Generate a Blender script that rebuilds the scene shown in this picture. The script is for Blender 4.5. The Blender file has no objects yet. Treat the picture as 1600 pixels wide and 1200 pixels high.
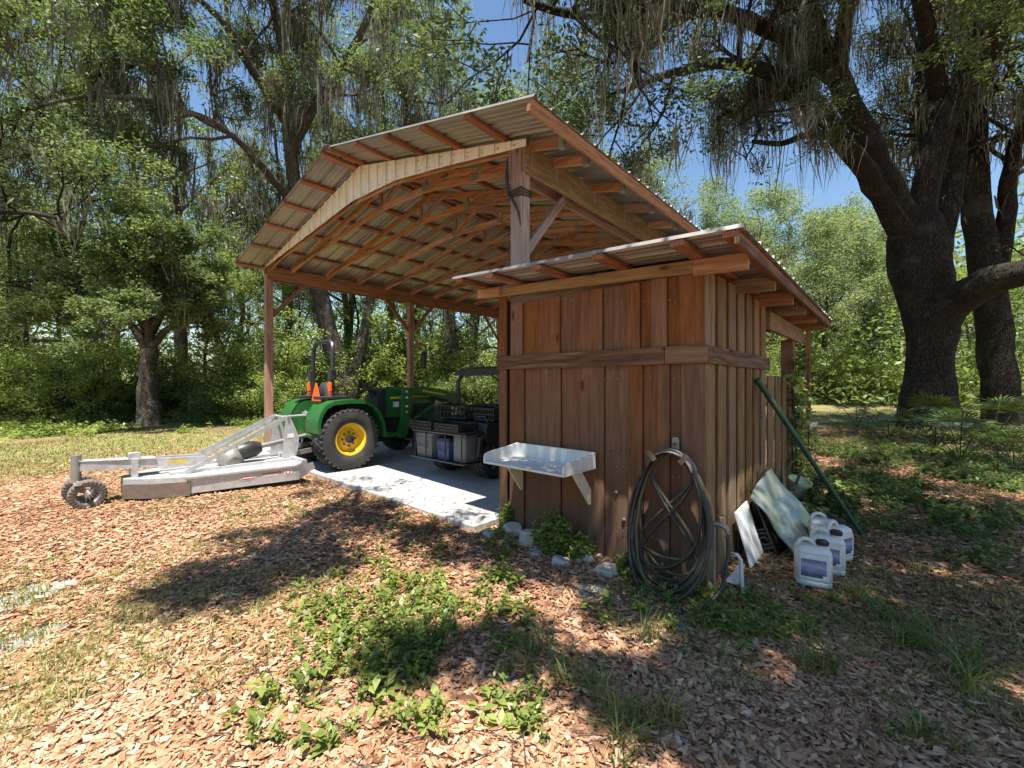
import bpy, math, random
import numpy as np
from mathutils import Vector, Matrix, Quaternion

# ------------------------------------------------------------------ camera, sky, sun
SC = bpy.context.scene
COL = SC.collection
HEAD = math.atan2(592.0, 655.0)          # heading, to the left of +Y
FPX, CPX, CPY, CAMH = 655.0, 800.0, 599.0, 1.42
cam = bpy.data.cameras.new('camera')
cam.sensor_width = 36.0
cam.lens = FPX / 1600.0 * 36.0
cam.shift_y = -(600.0 - CPY) / 1600.0
cam.clip_start = 0.05
cam.clip_end = 2000.0
camo = bpy.data.objects.new('camera', cam)
COL.objects.link(camo)
camo.location = (0, 0, CAMH)
camo.rotation_euler = (math.radians(90), 0, HEAD)
SC.camera = camo

SUN = Vector((0.20, -0.24, 1.0)).normalized()
world = bpy.data.worlds.new('World')
SC.world = world
world.use_nodes = True
wn = world.node_tree
bgn = wn.nodes['Background']
sky = wn.nodes.new('ShaderNodeTexSky')
sky.sky_type = 'NISHITA'
sky.sun_disc = False
sky.sun_elevation = math.asin(SUN.z)
sky.sun_rotation = math.atan2(SUN.x, SUN.y)
sky.air_density = 1.5
sky.dust_density = 0.0
sky.ozone_density = 6.0
wn.links.new(sky.outputs['Color'], bgn.inputs['Color'])
bgn.inputs['Strength'].default_value = 0.07
sl = bpy.data.lights.new('sun', 'SUN')
sl.energy = 5.0
sl.angle = math.radians(0.53)
sl.color = (1.0, 0.95, 0.87)
so = bpy.data.objects.new('sun', sl)
COL.objects.link(so)
so.rotation_euler = (-SUN).to_track_quat('-Z', 'Y').to_euler()
so.location = (0, 0, 40)
SC.view_settings.view_transform = 'Standard'
SC.view_settings.look = 'None'
SC.view_settings.gamma = 1.0
SC.view_settings.use_curve_mapping = False
SC.view_settings.exposure = 1.32
SC.render.engine = 'CYCLES'
SC.cycles.max_bounces = 7
SC.cycles.diffuse_bounces = 5
SC.cycles.glossy_bounces = 3
SC.cycles.transmission_bounces = 4
SC.cycles.use_denoising = True
SC.cycles.sample_clamp_indirect = 6.0

# ------------------------------------------------------------------ helpers
_c, _s = math.cos(HEAD), math.sin(HEAD)
def ray(x, y):
    a = (x - CPX) / FPX
    return Vector((_c * a - _s, _s * a + _c, (CPY - y) / FPX))
def at_depth(x, y, d):
    r = ray(x, y) * d
    return Vector((r.x, r.y, r.z + CAMH))
def on_v(x, y, v):
    r = ray(x, y); r *= v / r.y
    return Vector((r.x, r.y, r.z + CAMH))
def on_u(x, y, u):
    r = ray(x, y); r *= u / r.x
    return Vector((r.x, r.y, r.z + CAMH))
def on_z(x, y, z=0.0):
    r = ray(x, y); r *= (z - CAMH) / r.z
    return Vector((r.x, r.y, z))
V = Vector
WM = {}
def link(o, parent=None, world=None):
    COL.objects.link(o)
    w = world if world is not None else Matrix.Identity(4)
    if parent is not None:
        o.parent = parent
        o.matrix_basis = WM[parent].inverted() @ w
    else:
        o.matrix_basis = w
    WM[o] = w
    return o
def tag(o, label=None, cat=None, group=None, kind=None):
    if label: o['label'] = label
    if cat: o['category'] = cat
    if group: o['group'] = group
    if kind: o['kind'] = kind
    return o
def thing(name, loc, label, cat, group=None, rz=0.0):
    o = bpy.data.objects.new(name, None)
    o.empty_display_size = 0.2
    link(o, None, Matrix.Translation(V(loc)) @ Matrix.Rotation(rz, 4, 'Z'))
    return tag(o, label, cat, group)
def copy_tree(o, world, parent=None):
    c = o.copy()
    COL.objects.link(c)
    if parent is None:
        c.matrix_basis = world
        WM[c] = world
    else:
        c.parent = parent
        WM[c] = WM[parent] @ c.matrix_basis
    for ch in o.children:
        copy_tree(ch, None, c)
    return c

class MB:
    """collects faces of one mesh"""
    def __init__(s):
        s.v = []; s.f = []
    def add(s, vs, fs):
        n = len(s.v)
        s.v += [tuple(p) for p in vs]
        s.f += [tuple(i + n for i in f) for f in fs]
        return s
    def box(s, c, size, rot=None):
        x, y, z = [k / 2 for k in size]
        b = min(x, y, z) * 0.12
        vs = []
        for (sx, sy, sz) in ((-1,-1,-1),(1,-1,-1),(1,1,-1),(-1,1,-1),(-1,-1,1),(1,-1,1),(1,1,1),(-1,1,1)):
            vs.append(V((sx*x, sy*y, sz*z)))
        if rot is not None: vs = [rot @ p for p in vs]
        c = V(c)
        return s.add([p + c for p in vs], [(0,3,2,1),(4,5,6,7),(0,1,5,4),(1,2,6,5),(2,3,7,6),(3,0,4,7)])
    def rbox(s, c, size, r, n=3, axis=2, rot=None):
        """box with rounded corners round one axis"""
        dims = [size[i] / 2 for i in range(3)]
        ia, ib = [i for i in range(3) if i != axis]
        a, b, h = dims[ia], dims[ib], dims[axis]
        r = min(r, a * .98, b * .98)
        pts = []
        for (cx, cy, st) in ((a-r, b-r, 0), (-a+r, b-r, 90), (-a+r, -b+r, 180), (a-r, -b+r, 270)):
            for k in range(n + 1):
                t = math.radians(st + 90 * k / n)
                pts.append((cx + r * math.cos(t), cy + r * math.sin(t)))
        e = min(r, h) * 0.35
        rings = []
        for hz, sh in ((-h, e), (-h + e, 0), (h - e, 0), (h, e)):
            ring = []
            for (p, q) in pts:
                L = math.hypot(p, q) or 1
                w = [0, 0, 0]
                w[ia] = p - sh * (1 if p > 0 else -1); w[ib] = q - sh * (1 if q > 0 else -1); w[axis] = hz
                ring.append(V(w))
            rings.append(ring)
        return s.loft(rings, True, True, rot, c)
    def loft(s, rings, cap0=True, cap1=True, rot=None, c=(0, 0, 0), closed=True):
        n = len(rings[0]); vs = []; fs = []
        c = V(c)
        for r in rings:
            for p in r:
                p = V(p)
                if rot is not None: p = rot @ p
                vs.append(p + c)
        for i in range(len(rings) - 1):
            for j in range(n if closed else n - 1):
                k = (j + 1) % n
                fs.append((i*n + j, i*n + k, (i+1)*n + k, (i+1)*n + j))
        if cap0: fs.append(tuple(range(n))[::-1])
        if cap1: fs.append(tuple((len(rings)-1)*n + j for j in range(n)))
        return s.add(vs, fs)
    def beam(s, p0, p1, w, h, up=(0, 0, 1)):
        p0, p1 = V(p0), V(p1)
        d = (p1 - p0); L = d.length; d.normalize()
        up = V(up)
        if abs(d.dot(up)) > .98: up = V((0, 1, 0))
        sd = d.cross(up).normalized(); u2 = sd.cross(d)
        ring = [sd * (-w/2) + u2 * (-h/2), sd * (w/2) + u2 * (-h/2), sd * (w/2) + u2 * (h/2), sd * (-w/2) + u2 * (h/2)]
        return s.loft([[p0 + q for q in ring], [p1 + q for q in ring]])
    def cyl(s, p0, p1, r0, r1=None, n=12, cap=True):
        return s.tube([p0, p1], [r0, r0 if r1 is None else r1], n, cap)
    def tube(s, path, rad, n=8, cap=True):
        path = [V(p) for p in path]
        if not hasattr(rad, '__len__'): rad = [rad] * len(path)
        rings = []; prev = None
        for i, p in enumerate(path):
            d = (path[min(i+1, len(path)-1)] - path[max(i-1, 0)])
            d = d.normalized() if d.length > 1e-9 else V((0, 0, 1))
            if prev is None:
                a = V((0, 0, 1)) if abs(d.z) < .9 else V((1, 0, 0))
                x = d.cross(a).normalized()
            else:
                x = (prev - d * prev.dot(d)).normalized()
            prev = x; y = d.cross(x)
            rings.append([p + (x * math.cos(2*math.pi*k/n) + y * math.sin(2*math.pi*k/n)) * rad[i] for k in range(n)])
        return s.loft(rings, cap, cap)
    def lathe(s, prof, c, axis=(0, 0, 1), n=24, cap=True):
        """prof: (radius, along axis)"""
        ax = V(axis).normalized()
        a = V((0, 0, 1)) if abs(ax.z) < .9 else V((1, 0, 0))
        x = ax.cross(a).normalized(); y = ax.cross(x); c = V(c)
        rings = [[c + ax * h + (x * math.cos(2*math.pi*k/n) + y * math.sin(2*math.pi*k/n)) * max(r, 1e-4) for k in range(n)] for r, h in prof]
        return s.loft(rings, cap, cap)
    def prism(s, poly, off):
        """poly: 3D points of a planar outline, off: extrusion vector"""
        poly = [V(p) for p in poly]; off = V(off)
        return s.loft([poly, [p + off for p in poly]])
    def build(s, name, mat, parent=None, smooth=False, origin=None, auto=None):
        arr = np.array(s.v, dtype=float)
        if origin is None: o = (arr.min(0) + arr.max(0)) / 2
        else: o = np.array(origin, dtype=float)
        me = bpy.data.meshes.new(name)
        me.from_pydata((arr - o).tolist(), [], s.f)
        me.materials.append(mat)
        if smooth or auto:
            for p in me.polygons: p.use_smooth = True
            me.set_sharp_from_angle(angle=math.radians(auto or 40))
        me.update()
        ob = bpy.data.objects.new(name, me)
        return link(ob, parent, Matrix.Translation(V(o)))

_bcache = {}
def board(name, p0, p1, w, h, mat, parent, up=(0, 0, 1), ch=0.004):
    """sawn piece from p0 to p1; local X runs along it so that the grain does; w across, h along up"""
    p0, p1 = V(p0), V(p1)
    d = p1 - p0; L = d.length; d.normalize()
    up = V(up)
    if abs(d.dot(up)) > .98: up = V((0, 1, 0))
    y = up.cross(d).normalized(); z = d.cross(y)
    key = (round(L, 3), round(w, 4), round(h, 4), mat.name)
    me = _bcache.get(key)
    if me is None:
        c = min(ch, w * .25, h * .25)
        a, b = w / 2, h / 2
        prof = [(-a+c, -b), (a-c, -b), (a, -b+c), (a, b-c), (a-c, b), (-a+c, b), (-a, b-c), (-a, -b+c)]
        vs = [(-L/2, p, q) for p, q in prof] + [(L/2, p, q) for p, q in prof]
        fs = [(j, (j+1) % 8, 8 + (j+1) % 8, 8 + j) for j in range(8)] + [tuple(range(8))[::-1], tuple(range(8, 16))]
        fs = [f[::-1] for f in fs[:8]] + [fs[8][::-1], fs[9][::-1]]
        fs = [f[::-1] for f in fs]
        me = bpy.data.meshes.new(name)
        me.from_pydata(vs, [], fs)
        me.materials.append(mat)
        me.update()
        _bcache[key] = me
    o = bpy.data.objects.new(name, me)
    M = Matrix(((d.x, y.x, z.x, 0), (d.y, y.y, z.y, 0), (d.z, y.z, z.z, 0), (0, 0, 0, 1)))
    return link(o, parent, Matrix.Translation((p0 + p1) / 2) @ M)

def quads_mesh(name, verts, nper, mat, parent=None, attrs=None, origin=None, smooth=False):
    """fast mesh of loose faces with nper vertices each; verts (N*nper,3)"""
    verts = np.asarray(verts, dtype=np.float32)
    o = np.zeros(3) if origin is None else np.array(origin, dtype=float)
    verts = verts - o.astype(np.float32)
    nv = len(verts); nf = nv // nper
    me = bpy.data.meshes.new(name)
    me.vertices.add(nv); me.loops.add(nv); me.polygons.add(nf)
    me.vertices.foreach_set('co', verts.ravel())
    me.loops.foreach_set('vertex_index', np.arange(nv, dtype=np.int32))
    me.polygons.foreach_set('loop_start', np.arange(0, nv, nper, dtype=np.int32))
    if attrs:
        for k, a in attrs.items():
            at = me.attributes.new(k, 'FLOAT', 'FACE')
            at.data.foreach_set('value', np.asarray(a, dtype=np.float32))
    me.materials.append(mat)
    me.update(calc_edges=True)
    ob = bpy.data.objects.new(name, me)
    return link(ob, parent, Matrix.Translation(V(o)))

def ground_z(u, v):
    return 0.018 * np.sin(u * 0.9 + 1.3) * np.cos(v * 0.8) + 0.012 * np.sin(u * 2.1 + v * 1.7)

# ------------------------------------------------------------------ materials
def new_mat(name):
    m = bpy.data.materials.new(name); m.use_nodes = True
    nt = m.node_tree
    return m, nt, nt.nodes['Principled BSDF'], nt.nodes['Material Output']
def N(nt, t, **kw):
    n = nt.nodes.new(t)
    for k, val in kw.items():
        if k in n.inputs: n.inputs[k].default_value = val
        else: setattr(n, k, val)
    return n
def L(nt, a, b): nt.links.new(a, b)
def ramp(nt, fac, stops):
    r = nt.nodes.new('ShaderNodeValToRGB')
    e = r.color_ramp.elements
    while len(e) < len(stops): e.new(0.5)
    for i, (p, c) in enumerate(stops):
        e[i].position = p; e[i].color = (c[0], c[1], c[2], 1)
    L(nt, fac, r.inputs['Fac'])
    return r.outputs['Color']
def mix(nt, fac, a, b, mode='MIX'):
    m = nt.nodes.new('ShaderNodeMix'); m.data_type = 'RGBA'; m.blend_type = mode
    for sock, val in ((m.inputs['Factor'], fac), (m.inputs['A'], a), (m.inputs['B'], b)):
        pass
    def put(sock, val):
        if hasattr(val, 'is_output') or isinstance(val, bpy.types.NodeSocket): L(nt, val, sock)
        elif isinstance(val, (int, float)): sock.default_value = val
        else: sock.default_value = (val[0], val[1], val[2], 1)
    put(m.inputs[0], fac); put(m.inputs[6], a); put(m.inputs[7], b)
    return m.outputs[2]
def math_n(nt, op, a, b=None, clamp=False):
    m = nt.nodes.new('ShaderNodeMath'); m.operation = op; m.use_clamp = clamp
    for i, val in enumerate((a, b)):
        if val is None: continue
        if isinstance(val, bpy.types.NodeSocket): L(nt, val, m.inputs[i])
        else: m.inputs[i].default_value = val
    return m.outputs[0]
def maprange(nt, val, a, b, c=0.0, d=1.0):
    m = nt.nodes.new('ShaderNodeMapRange')
    L(nt, val, m.inputs['Value'])
    for k, x in zip(('From Min', 'From Max', 'To Min', 'To Max'), (a, b, c, d)): m.inputs[k].default_value = x
    return m.outputs['Result']
def bump(nt, bsdf, height, strength, dist=0.01):
    b = nt.nodes.new('ShaderNodeBump')
    b.inputs['Strength'].default_value = strength
    b.inputs['Distance'].default_value = dist
    L(nt, height, b.inputs['Height']); L(nt, b.outputs['Normal'], bsdf.inputs['Normal'])
def noise(nt, vec, scale, detail=4, rough=.55, dist=0.0):
    n = N(nt, 'ShaderNodeTexNoise', Scale=scale, Detail=detail, Roughness=rough, Distortion=dist)
    if vec is not None: L(nt, vec, n.inputs['Vector'])
    return n.outputs['Fac']

def wood(name, dark, mid, light, grey=None, grey_lo=0.0, grey_hi=1.1, grey_amt=0.85, var=0.28, rough=.82):
    m, nt, b, out = new_mat(name)
    tc = N(nt, 'ShaderNodeTexCoord'); oi = N(nt, 'ShaderNodeObjectInfo')
    sh = nt.nodes.new('ShaderNodeVectorMath'); sh.operation = 'MULTIPLY_ADD'
    cmb = nt.nodes.new('ShaderNodeCombineXYZ')
    for k in range(3): L(nt, oi.outputs['Random'], cmb.inputs[k])
    L(nt, cmb.outputs[0], sh.inputs[0]); sh.inputs[1].default_value = (37, 19, 23)
    L(nt, tc.outputs['Object'], sh.inputs[2])
    def mp(sc):
        q = N(nt, 'ShaderNodeMapping'); q.inputs['Scale'].default_value = sc
        L(nt, sh.outputs[0], q.inputs['Vector']); return q.outputs[0]
    g1 = noise(nt, mp((0.9, 9, 9)), 2.2, 6, .6, 1.2)
    g2 = noise(nt, mp((1.6, 60, 60)), 2.0, 3, .6, .4)
    wv = N(nt, 'ShaderNodeTexWave', Scale=5.0, Distortion=7.0, Detail=3.0)
    wv.inputs['Detail Scale'].default_value = 1.2
    wv.bands_direction = 'Y'
    L(nt, mp((0.35, 4.5, 4.5)), wv.inputs['Vector'])
    f = math_n(nt, 'ADD', math_n(nt, 'MULTIPLY', g1, .55), math_n(nt, 'ADD', math_n(nt, 'MULTIPLY', wv.outputs['Fac'], .2), math_n(nt, 'MULTIPLY', g2, .3)))
    col = ramp(nt, f, [(.30, dark), (.52, mid), (.75, light)])
    vo = N(nt, 'ShaderNodeTexVoronoi', Scale=1.0); L(nt, mp((1.6, 4.5, 4.5)), vo.inputs['Vector'])
    kn = maprange(nt, vo.outputs['Distance'], .05, .11)
    col = mix(nt, kn, (dark[0]*.6, dark[1]*.55, dark[2]*.55), col)
    hsv = nt.nodes.new('ShaderNodeHueSaturation')
    L(nt, col, hsv.inputs['Color'])
    L(nt, maprange(nt, oi.outputs['Random'], 0, 1, 1 - var, 1 + var * .8), hsv.inputs['Value'])
    mm = math_n(nt, 'FRACT', math_n(nt, 'MULTIPLY', oi.outputs['Random'], 7.31))
    L(nt, maprange(nt, mm, 0, 1, .8, 1.1), hsv.inputs['Saturation'])
    col = hsv.outputs['Color']
    if grey:
        geo = N(nt, 'ShaderNodeNewGeometry'); sx = nt.nodes.new('ShaderNodeSeparateXYZ')
        L(nt, geo.outputs['Position'], sx.inputs[0])
        jag = noise(nt, mp((0.5, 16, 16)), 1.6, 4, .6)
        zz = math_n(nt, 'ADD', sx.outputs['Z'], math_n(nt, 'MULTIPLY', math_n(nt, 'SUBTRACT', jag, .5), 1.5))
        gf = math_n(nt, 'MULTIPLY', maprange(nt, zz, grey_lo, grey_hi, 1, 0), grey_amt, True)
        gcol = mix(nt, g2, (grey[0]*.55, grey[1]*.55, grey[2]*.55), grey)
        col = mix(nt, gf, col, gcol)
    L(nt, col, b.inputs['Base Color'])
    b.inputs['Roughness'].default_value = rough
    b.inputs['Specular IOR Level'].default_value = .25
    bump(nt, b, math_n(nt, 'ADD', math_n(nt, 'MULTIPLY', g2, .7), math_n(nt, 'MULTIPLY', wv.outputs['Fac'], .3)), .55, .004)
    return m

def plain(name, col, rough=.5, metal=0.0, var=.12, scale=6.0, dirt=None, dirt_amt=.4, spec=.5, bmp=0.0, coat=0.0):
    m, nt, b, out = new_mat(name)
    tc = N(nt, 'ShaderNodeTexCoord')
    n1 = noise(nt, tc.outputs['Object'], scale, 5, .6)
    c = mix(nt, n1, [k * (1 - var) for k in col], [min(1, k * (1 + var)) for k in col])
    if dirt:
        n2 = noise(nt, tc.outputs['Object'], scale * .6, 6, .7)
        c = mix(nt, math_n(nt, 'MULTIPLY', maprange(nt, n2, .45, .7), dirt_amt, True), c, dirt)
    L(nt, c, b.inputs['Base Color'])
    L(nt, maprange(nt, n1, 0.2, 0.8, max(0, rough - .08), min(1, rough + .1)), b.inputs['Roughness'])
    b.inputs['Metallic'].default_value = metal
    b.inputs['Specular IOR Level'].default_value = spec
    b.inputs['Coat Weight'].default_value = coat
    if bmp: bump(nt, b, noise(nt, tc.outputs['Object'], scale * 5, 4, .6), bmp, .004)
    return m

def leafy(name, dark, mid, light, trans=.35, rough=.42, spec=.5, stops=None):
    m, nt, b, out = new_mat(name)
    a = N(nt, 'ShaderNodeAttribute', attribute_name='rnd')
    oi = N(nt, 'ShaderNodeObjectInfo')
    f = math_n(nt, 'ADD', a.outputs['Fac'], maprange(nt, oi.outputs['Random'], 0, 1, -.12, .12), True)
    col = ramp(nt, f, stops or [(0.0, dark), (.5, mid), (1.0, light)])
    L(nt, col, b.inputs['Base Color'])
    b.inputs['Roughness'].default_value = rough
    b.inputs['Specular IOR Level'].default_value = spec
    t = nt.nodes.new('ShaderNodeBsdfTranslucent')
    tcol = mix(nt, 1.0, col, (1.15, 1.22, .68), 'MULTIPLY')
    L(nt, tcol, t.inputs['Color'])
    mx = nt.nodes.new('ShaderNodeMixShader'); mx.inputs[0].default_value = trans
    L(nt, b.outputs[0], mx.inputs[1]); L(nt, t.outputs[0], mx.inputs[2])
    L(nt, mx.outputs[0], out.inputs['Surface'])
    return m

def bark(name, dark, light, scale=1.0, lichen=None):
    m, nt, b, out = new_mat(name)
    tc = N(nt, 'ShaderNodeTexCoord')
    q = N(nt, 'ShaderNodeMapping'); q.inputs['Scale'].default_value = (21 * scale, 21 * scale, 3.6 * scale)
    L(nt, tc.outputs['Object'], q.inputs['Vector'])
    n1 = noise(nt, q.outputs[0], 1.0, 7, .7, 1.6)
    vo = N(nt, 'ShaderNodeTexVoronoi', Scale=1.5); vo.feature = 'DISTANCE_TO_EDGE'
    L(nt, q.outputs[0], vo.inputs['Vector'])
    h = math_n(nt, 'ADD', math_n(nt, 'MULTIPLY', maprange(nt, vo.outputs['Distance'], 0, .3), .38), math_n(nt, 'MULTIPLY', n1, .72))
    col = ramp(nt, h, [(.15, [k * .5 for k in dark]), (.45, dark), (.85, light)])
    if lichen:
        n2 = noise(nt, tc.outputs['Object'], 1.3 * scale, 5, .7)
        col = mix(nt, maprange(nt, n2, .52, .66, 0, .8), col, lichen)
    L(nt, col, b.inputs['Base Color'])
    b.inputs['Roughness'].default_value = .9
    b.inputs['Specular IOR Level'].default_value = .2
    bump(nt, b, h, 1.0, .09 / scale)
    return m

M = {}
M['siding'] = wood('cedar_siding', (.13, .048, .016), (.205, .077, .025), (.275, .115, .040), grey=(.12, .086, .06), grey_lo=-.1, grey_hi=1.75, grey_amt=.85, var=.06)
M['siding_side'] = wood('cedar_siding_tan', (.105, .056, .022), (.23, .13, .054), (.33, .205, .098), grey=(.17, .13, .085), grey_lo=0.0, grey_hi=.9, grey_amt=.6, var=.14)
M['rail'] = wood('weathered_rail', (.07, .032, .013), (.17, .082, .036), (.27, .155, .08), var=.12)
M['pine'] = wood('orange_pine', (.22, .095, .042), (.41, .20, .092), (.54, .31, .16), var=.25)
M['purlin'] = wood('red_pine', (.15, .052, .023), (.31, .12, .052), (.43, .205, .10), var=.35)
M['post'] = wood('brown_post', (.16, .07, .036), (.32, .15, .075), (.44, .24, .13), grey=(.36, .31, .27), grey_lo=-.4, grey_hi=.9, grey_amt=.5, var=.12)
M['post_grey'] = wood('greying_post', (.12, .05, .036), (.24, .125, .09), (.46, .40, .36), grey=(.42, .38, .35), grey_lo=2.4, grey_hi=3.6, grey_amt=.75, var=.05)
M['beam'] = wood('tan_beam', (.13, .08, .037), (.27, .17, .08), (.38, .255, .13), var=.15)
M['darkbeam'] = wood('brown_beam', (.15, .07, .035), (.30, .14, .07), (.42, .22, .115), var=.1)
M['oldboard'] = wood('old_grey_board', (.09, .06, .042), (.17, .12, .085), (.26, .20, .15), var=.1)
M['black'] = plain('black_plastic', (.018, .018, .019), .45, var=.3, dirt=(.10, .09, .075), dirt_amt=.25)
M['blackmetal'] = plain('black_steel', (.022, .022, .023), .38, var=.3, dirt=(.09, .08, .07), dirt_amt=.2)
M['rubber'] = plain('tyre_rubber', (.028, .027, .026), .75, var=.3, dirt=(.13, .115, .095), dirt_amt=.35, bmp=.2)
M['dusty'] = plain('dusty_rubber', (.12, .10, .085), .9, var=.3, dirt=(.24, .2, .165), dirt_amt=.6, bmp=.4)
M['green'] = plain('green_paint', (.012, .11, .02), .36, var=.18, scale=9, dirt=(.09, .11, .06), dirt_amt=.35, coat=.15)
M['yellow'] = plain('yellow_paint', (.72, .46, .02), .42, var=.12, scale=12, dirt=(.33, .22, .07), dirt_amt=.65, coat=.1)
M['orange'] = plain('orange_reflector', (.95, .13, .02), .4, var=.05)
M['red'] = plain('red_plastic', (.45, .06, .05), .4)
M['galv'] = plain('galvanised_steel', (.52, .52, .515), .45, .45, var=.28, scale=16, dirt=(.27, .245, .21), dirt_amt=.55)
M['galvdark'] = plain('dull_steel', (.30, .29, .28), .5, .5, var=.25, scale=9, dirt=(.25, .17, .10), dirt_amt=.6)
M['rusty'] = plain('rusty_steel', (.16, .125, .10), .7, .3, var=.45, scale=14, dirt=(.27, .14, .075), dirt_amt=.5)
M['steel'] = plain('bright_steel', (.62, .62, .62), .28, .9, var=.1)
M['white'] = plain('white_board', (.74, .73, .69), .5, var=.05, scale=6, dirt=(.38, .35, .29), dirt_amt=.55)
M['cream'] = plain('cream_board', (.70, .64, .46), .5, var=.06, dirt=(.42, .36, .22), dirt_amt=.4)
M['pvc'] = plain('white_pvc', (.70, .70, .66), .42, var=.06, scale=9, dirt=(.38, .34, .27), dirt_amt=.6)
M['greyplastic'] = plain('grey_cooler', (.115, .12, .125), .5, var=.1, dirt=(.25, .24, .22), dirt_amt=.4)
M['blueplastic'] = plain('blue_cooler', (.05, .08, .17), .5, var=.1)
M['glass_lens'] = plain('lamp_lens', (.75, .72, .55), .12, var=.05)
M['vinyl'] = plain('black_vinyl', (.03, .03, .03), .55, var=.2, bmp=.1)
M['cloth'] = plain('red_cloth', (.30, .035, .04), .9, var=.3)
M['greenpole'] = plain('green_pole', (.008, .06, .036), .4, var=.2, dirt=(.05, .08, .05), dirt_amt=.5)
M['hose'] = plain('black_hose', (.016, .016, .016), .5, var=.3, dirt=(.06, .058, .05), dirt_amt=.4)
M['hoseol'] = plain('olive_hose', (.05, .045, .02), .5, var=.3, dirt=(.09, .08, .05), dirt_amt=.4)
M['potgreen'] = plain('pale_green_pot', (.50, .55, .33), .6, dirt=(.3, .3, .2), dirt_amt=.4)
M['stone'] = plain('broken_concrete', (.44, .42, .37), .9, var=.25, scale=9, dirt=(.24, .22, .18), dirt_amt=.5, bmp=.5)
M['mirror'] = plain('foil_faced_sheet', (.32, .345, .29), .27, .6, var=.2, scale=5, dirt=(.40, .44, .34), dirt_amt=.5, bmp=.5)

def roof_metal():
    m, nt, b, out = new_mat('roof_sheet_metal')
    tc = N(nt, 'ShaderNodeTexCoord'); oi = N(nt, 'ShaderNodeObjectInfo')
    n1 = noise(nt, tc.outputs['Object'], 2.0, 6, .65)
    n2 = noise(nt, tc.outputs['Object'], 22, 4, .6)
    c = ramp(nt, n1, [(.3, (.26, .24, .22)), (.7, (.38, .355, .33))])
    c = mix(nt, maprange(nt, n2, .5, .75, 0, .35), c, (.33, .29, .25))
    hsv = nt.nodes.new('ShaderNodeHueSaturation'); L(nt, c, hsv.inputs['Color'])
    L(nt, maprange(nt, oi.outputs['Random'], 0, 1, .88, 1.08), hsv.inputs['Value'])
    L(nt, hsv.outputs[0], b.inputs['Base Color'])
    b.inputs['Metallic'].default_value = .55
    L(nt, maprange(nt, n1, .2, .8, .34, .5), b.inputs['Roughness'])
    return m
M['roof'] = roof_metal()

def fascia_metal():
    m, nt, b, out = new_mat('cream_ribbed_metal')
    tc = N(nt, 'ShaderNodeTexCoord'); g = N(nt, 'ShaderNodeNewGeometry')
    q = N(nt, 'ShaderNodeMapping'); q.inputs['Scale'].default_value = (3, 3, .9)
    L(nt, g.outputs['Position'], q.inputs['Vector'])
    n1 = noise(nt, q.outputs[0], 1.7, 7, .75)
    n2 = noise(nt, g.outputs['Position'], 30, 3, .6)
    f = math_n(nt, 'MULTIPLY', maprange(nt, n1, .46, .68), maprange(nt, n2, .3, .7, .3, 1), True)
    c = mix(nt, f, (.82, .77, .64), (.50, .45, .29))
    L(nt, c, b.inputs['Base Color']); b.inputs['Roughness'].default_value = .42
    return m
M['fascia'] = fascia_metal()

def concrete():
    m, nt, b, out = new_mat('slab_concrete')
    g = N(nt, 'ShaderNodeNewGeometry')
    n1 = noise(nt, g.outputs['Position'], .9, 7, .7)
    n2 = noise(nt, g.outputs['Position'], 14, 5, .7)
    c = ramp(nt, n1, [(.3, (.30, .295, .285)), (.65, (.47, .46, .445))])
    c = mix(nt, maprange(nt, n2, .52, .72, 0, .55), c, (.23, .215, .19))
    n4 = noise(nt, g.outputs['Position'], 3.1, 8, .8, .8)
    c = mix(nt, maprange(nt, n4, .56, .68, 0, .5), c, (.20, .185, .165))
    vo = N(nt, 'ShaderNodeTexVoronoi', Scale=1.7); L(nt, g.outputs['Position'], vo.inputs['Vector'])
    c = mix(nt, maprange(nt, vo.outputs['Distance'], .03, .10, .7, 0), c, (.12, .115, .11))
    L(nt, c, b.inputs['Base Color']); b.inputs['Roughness'].default_value = .85
    bump(nt, b, n2, .25, .004)
    return m
M['slab'] = concrete()

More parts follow.
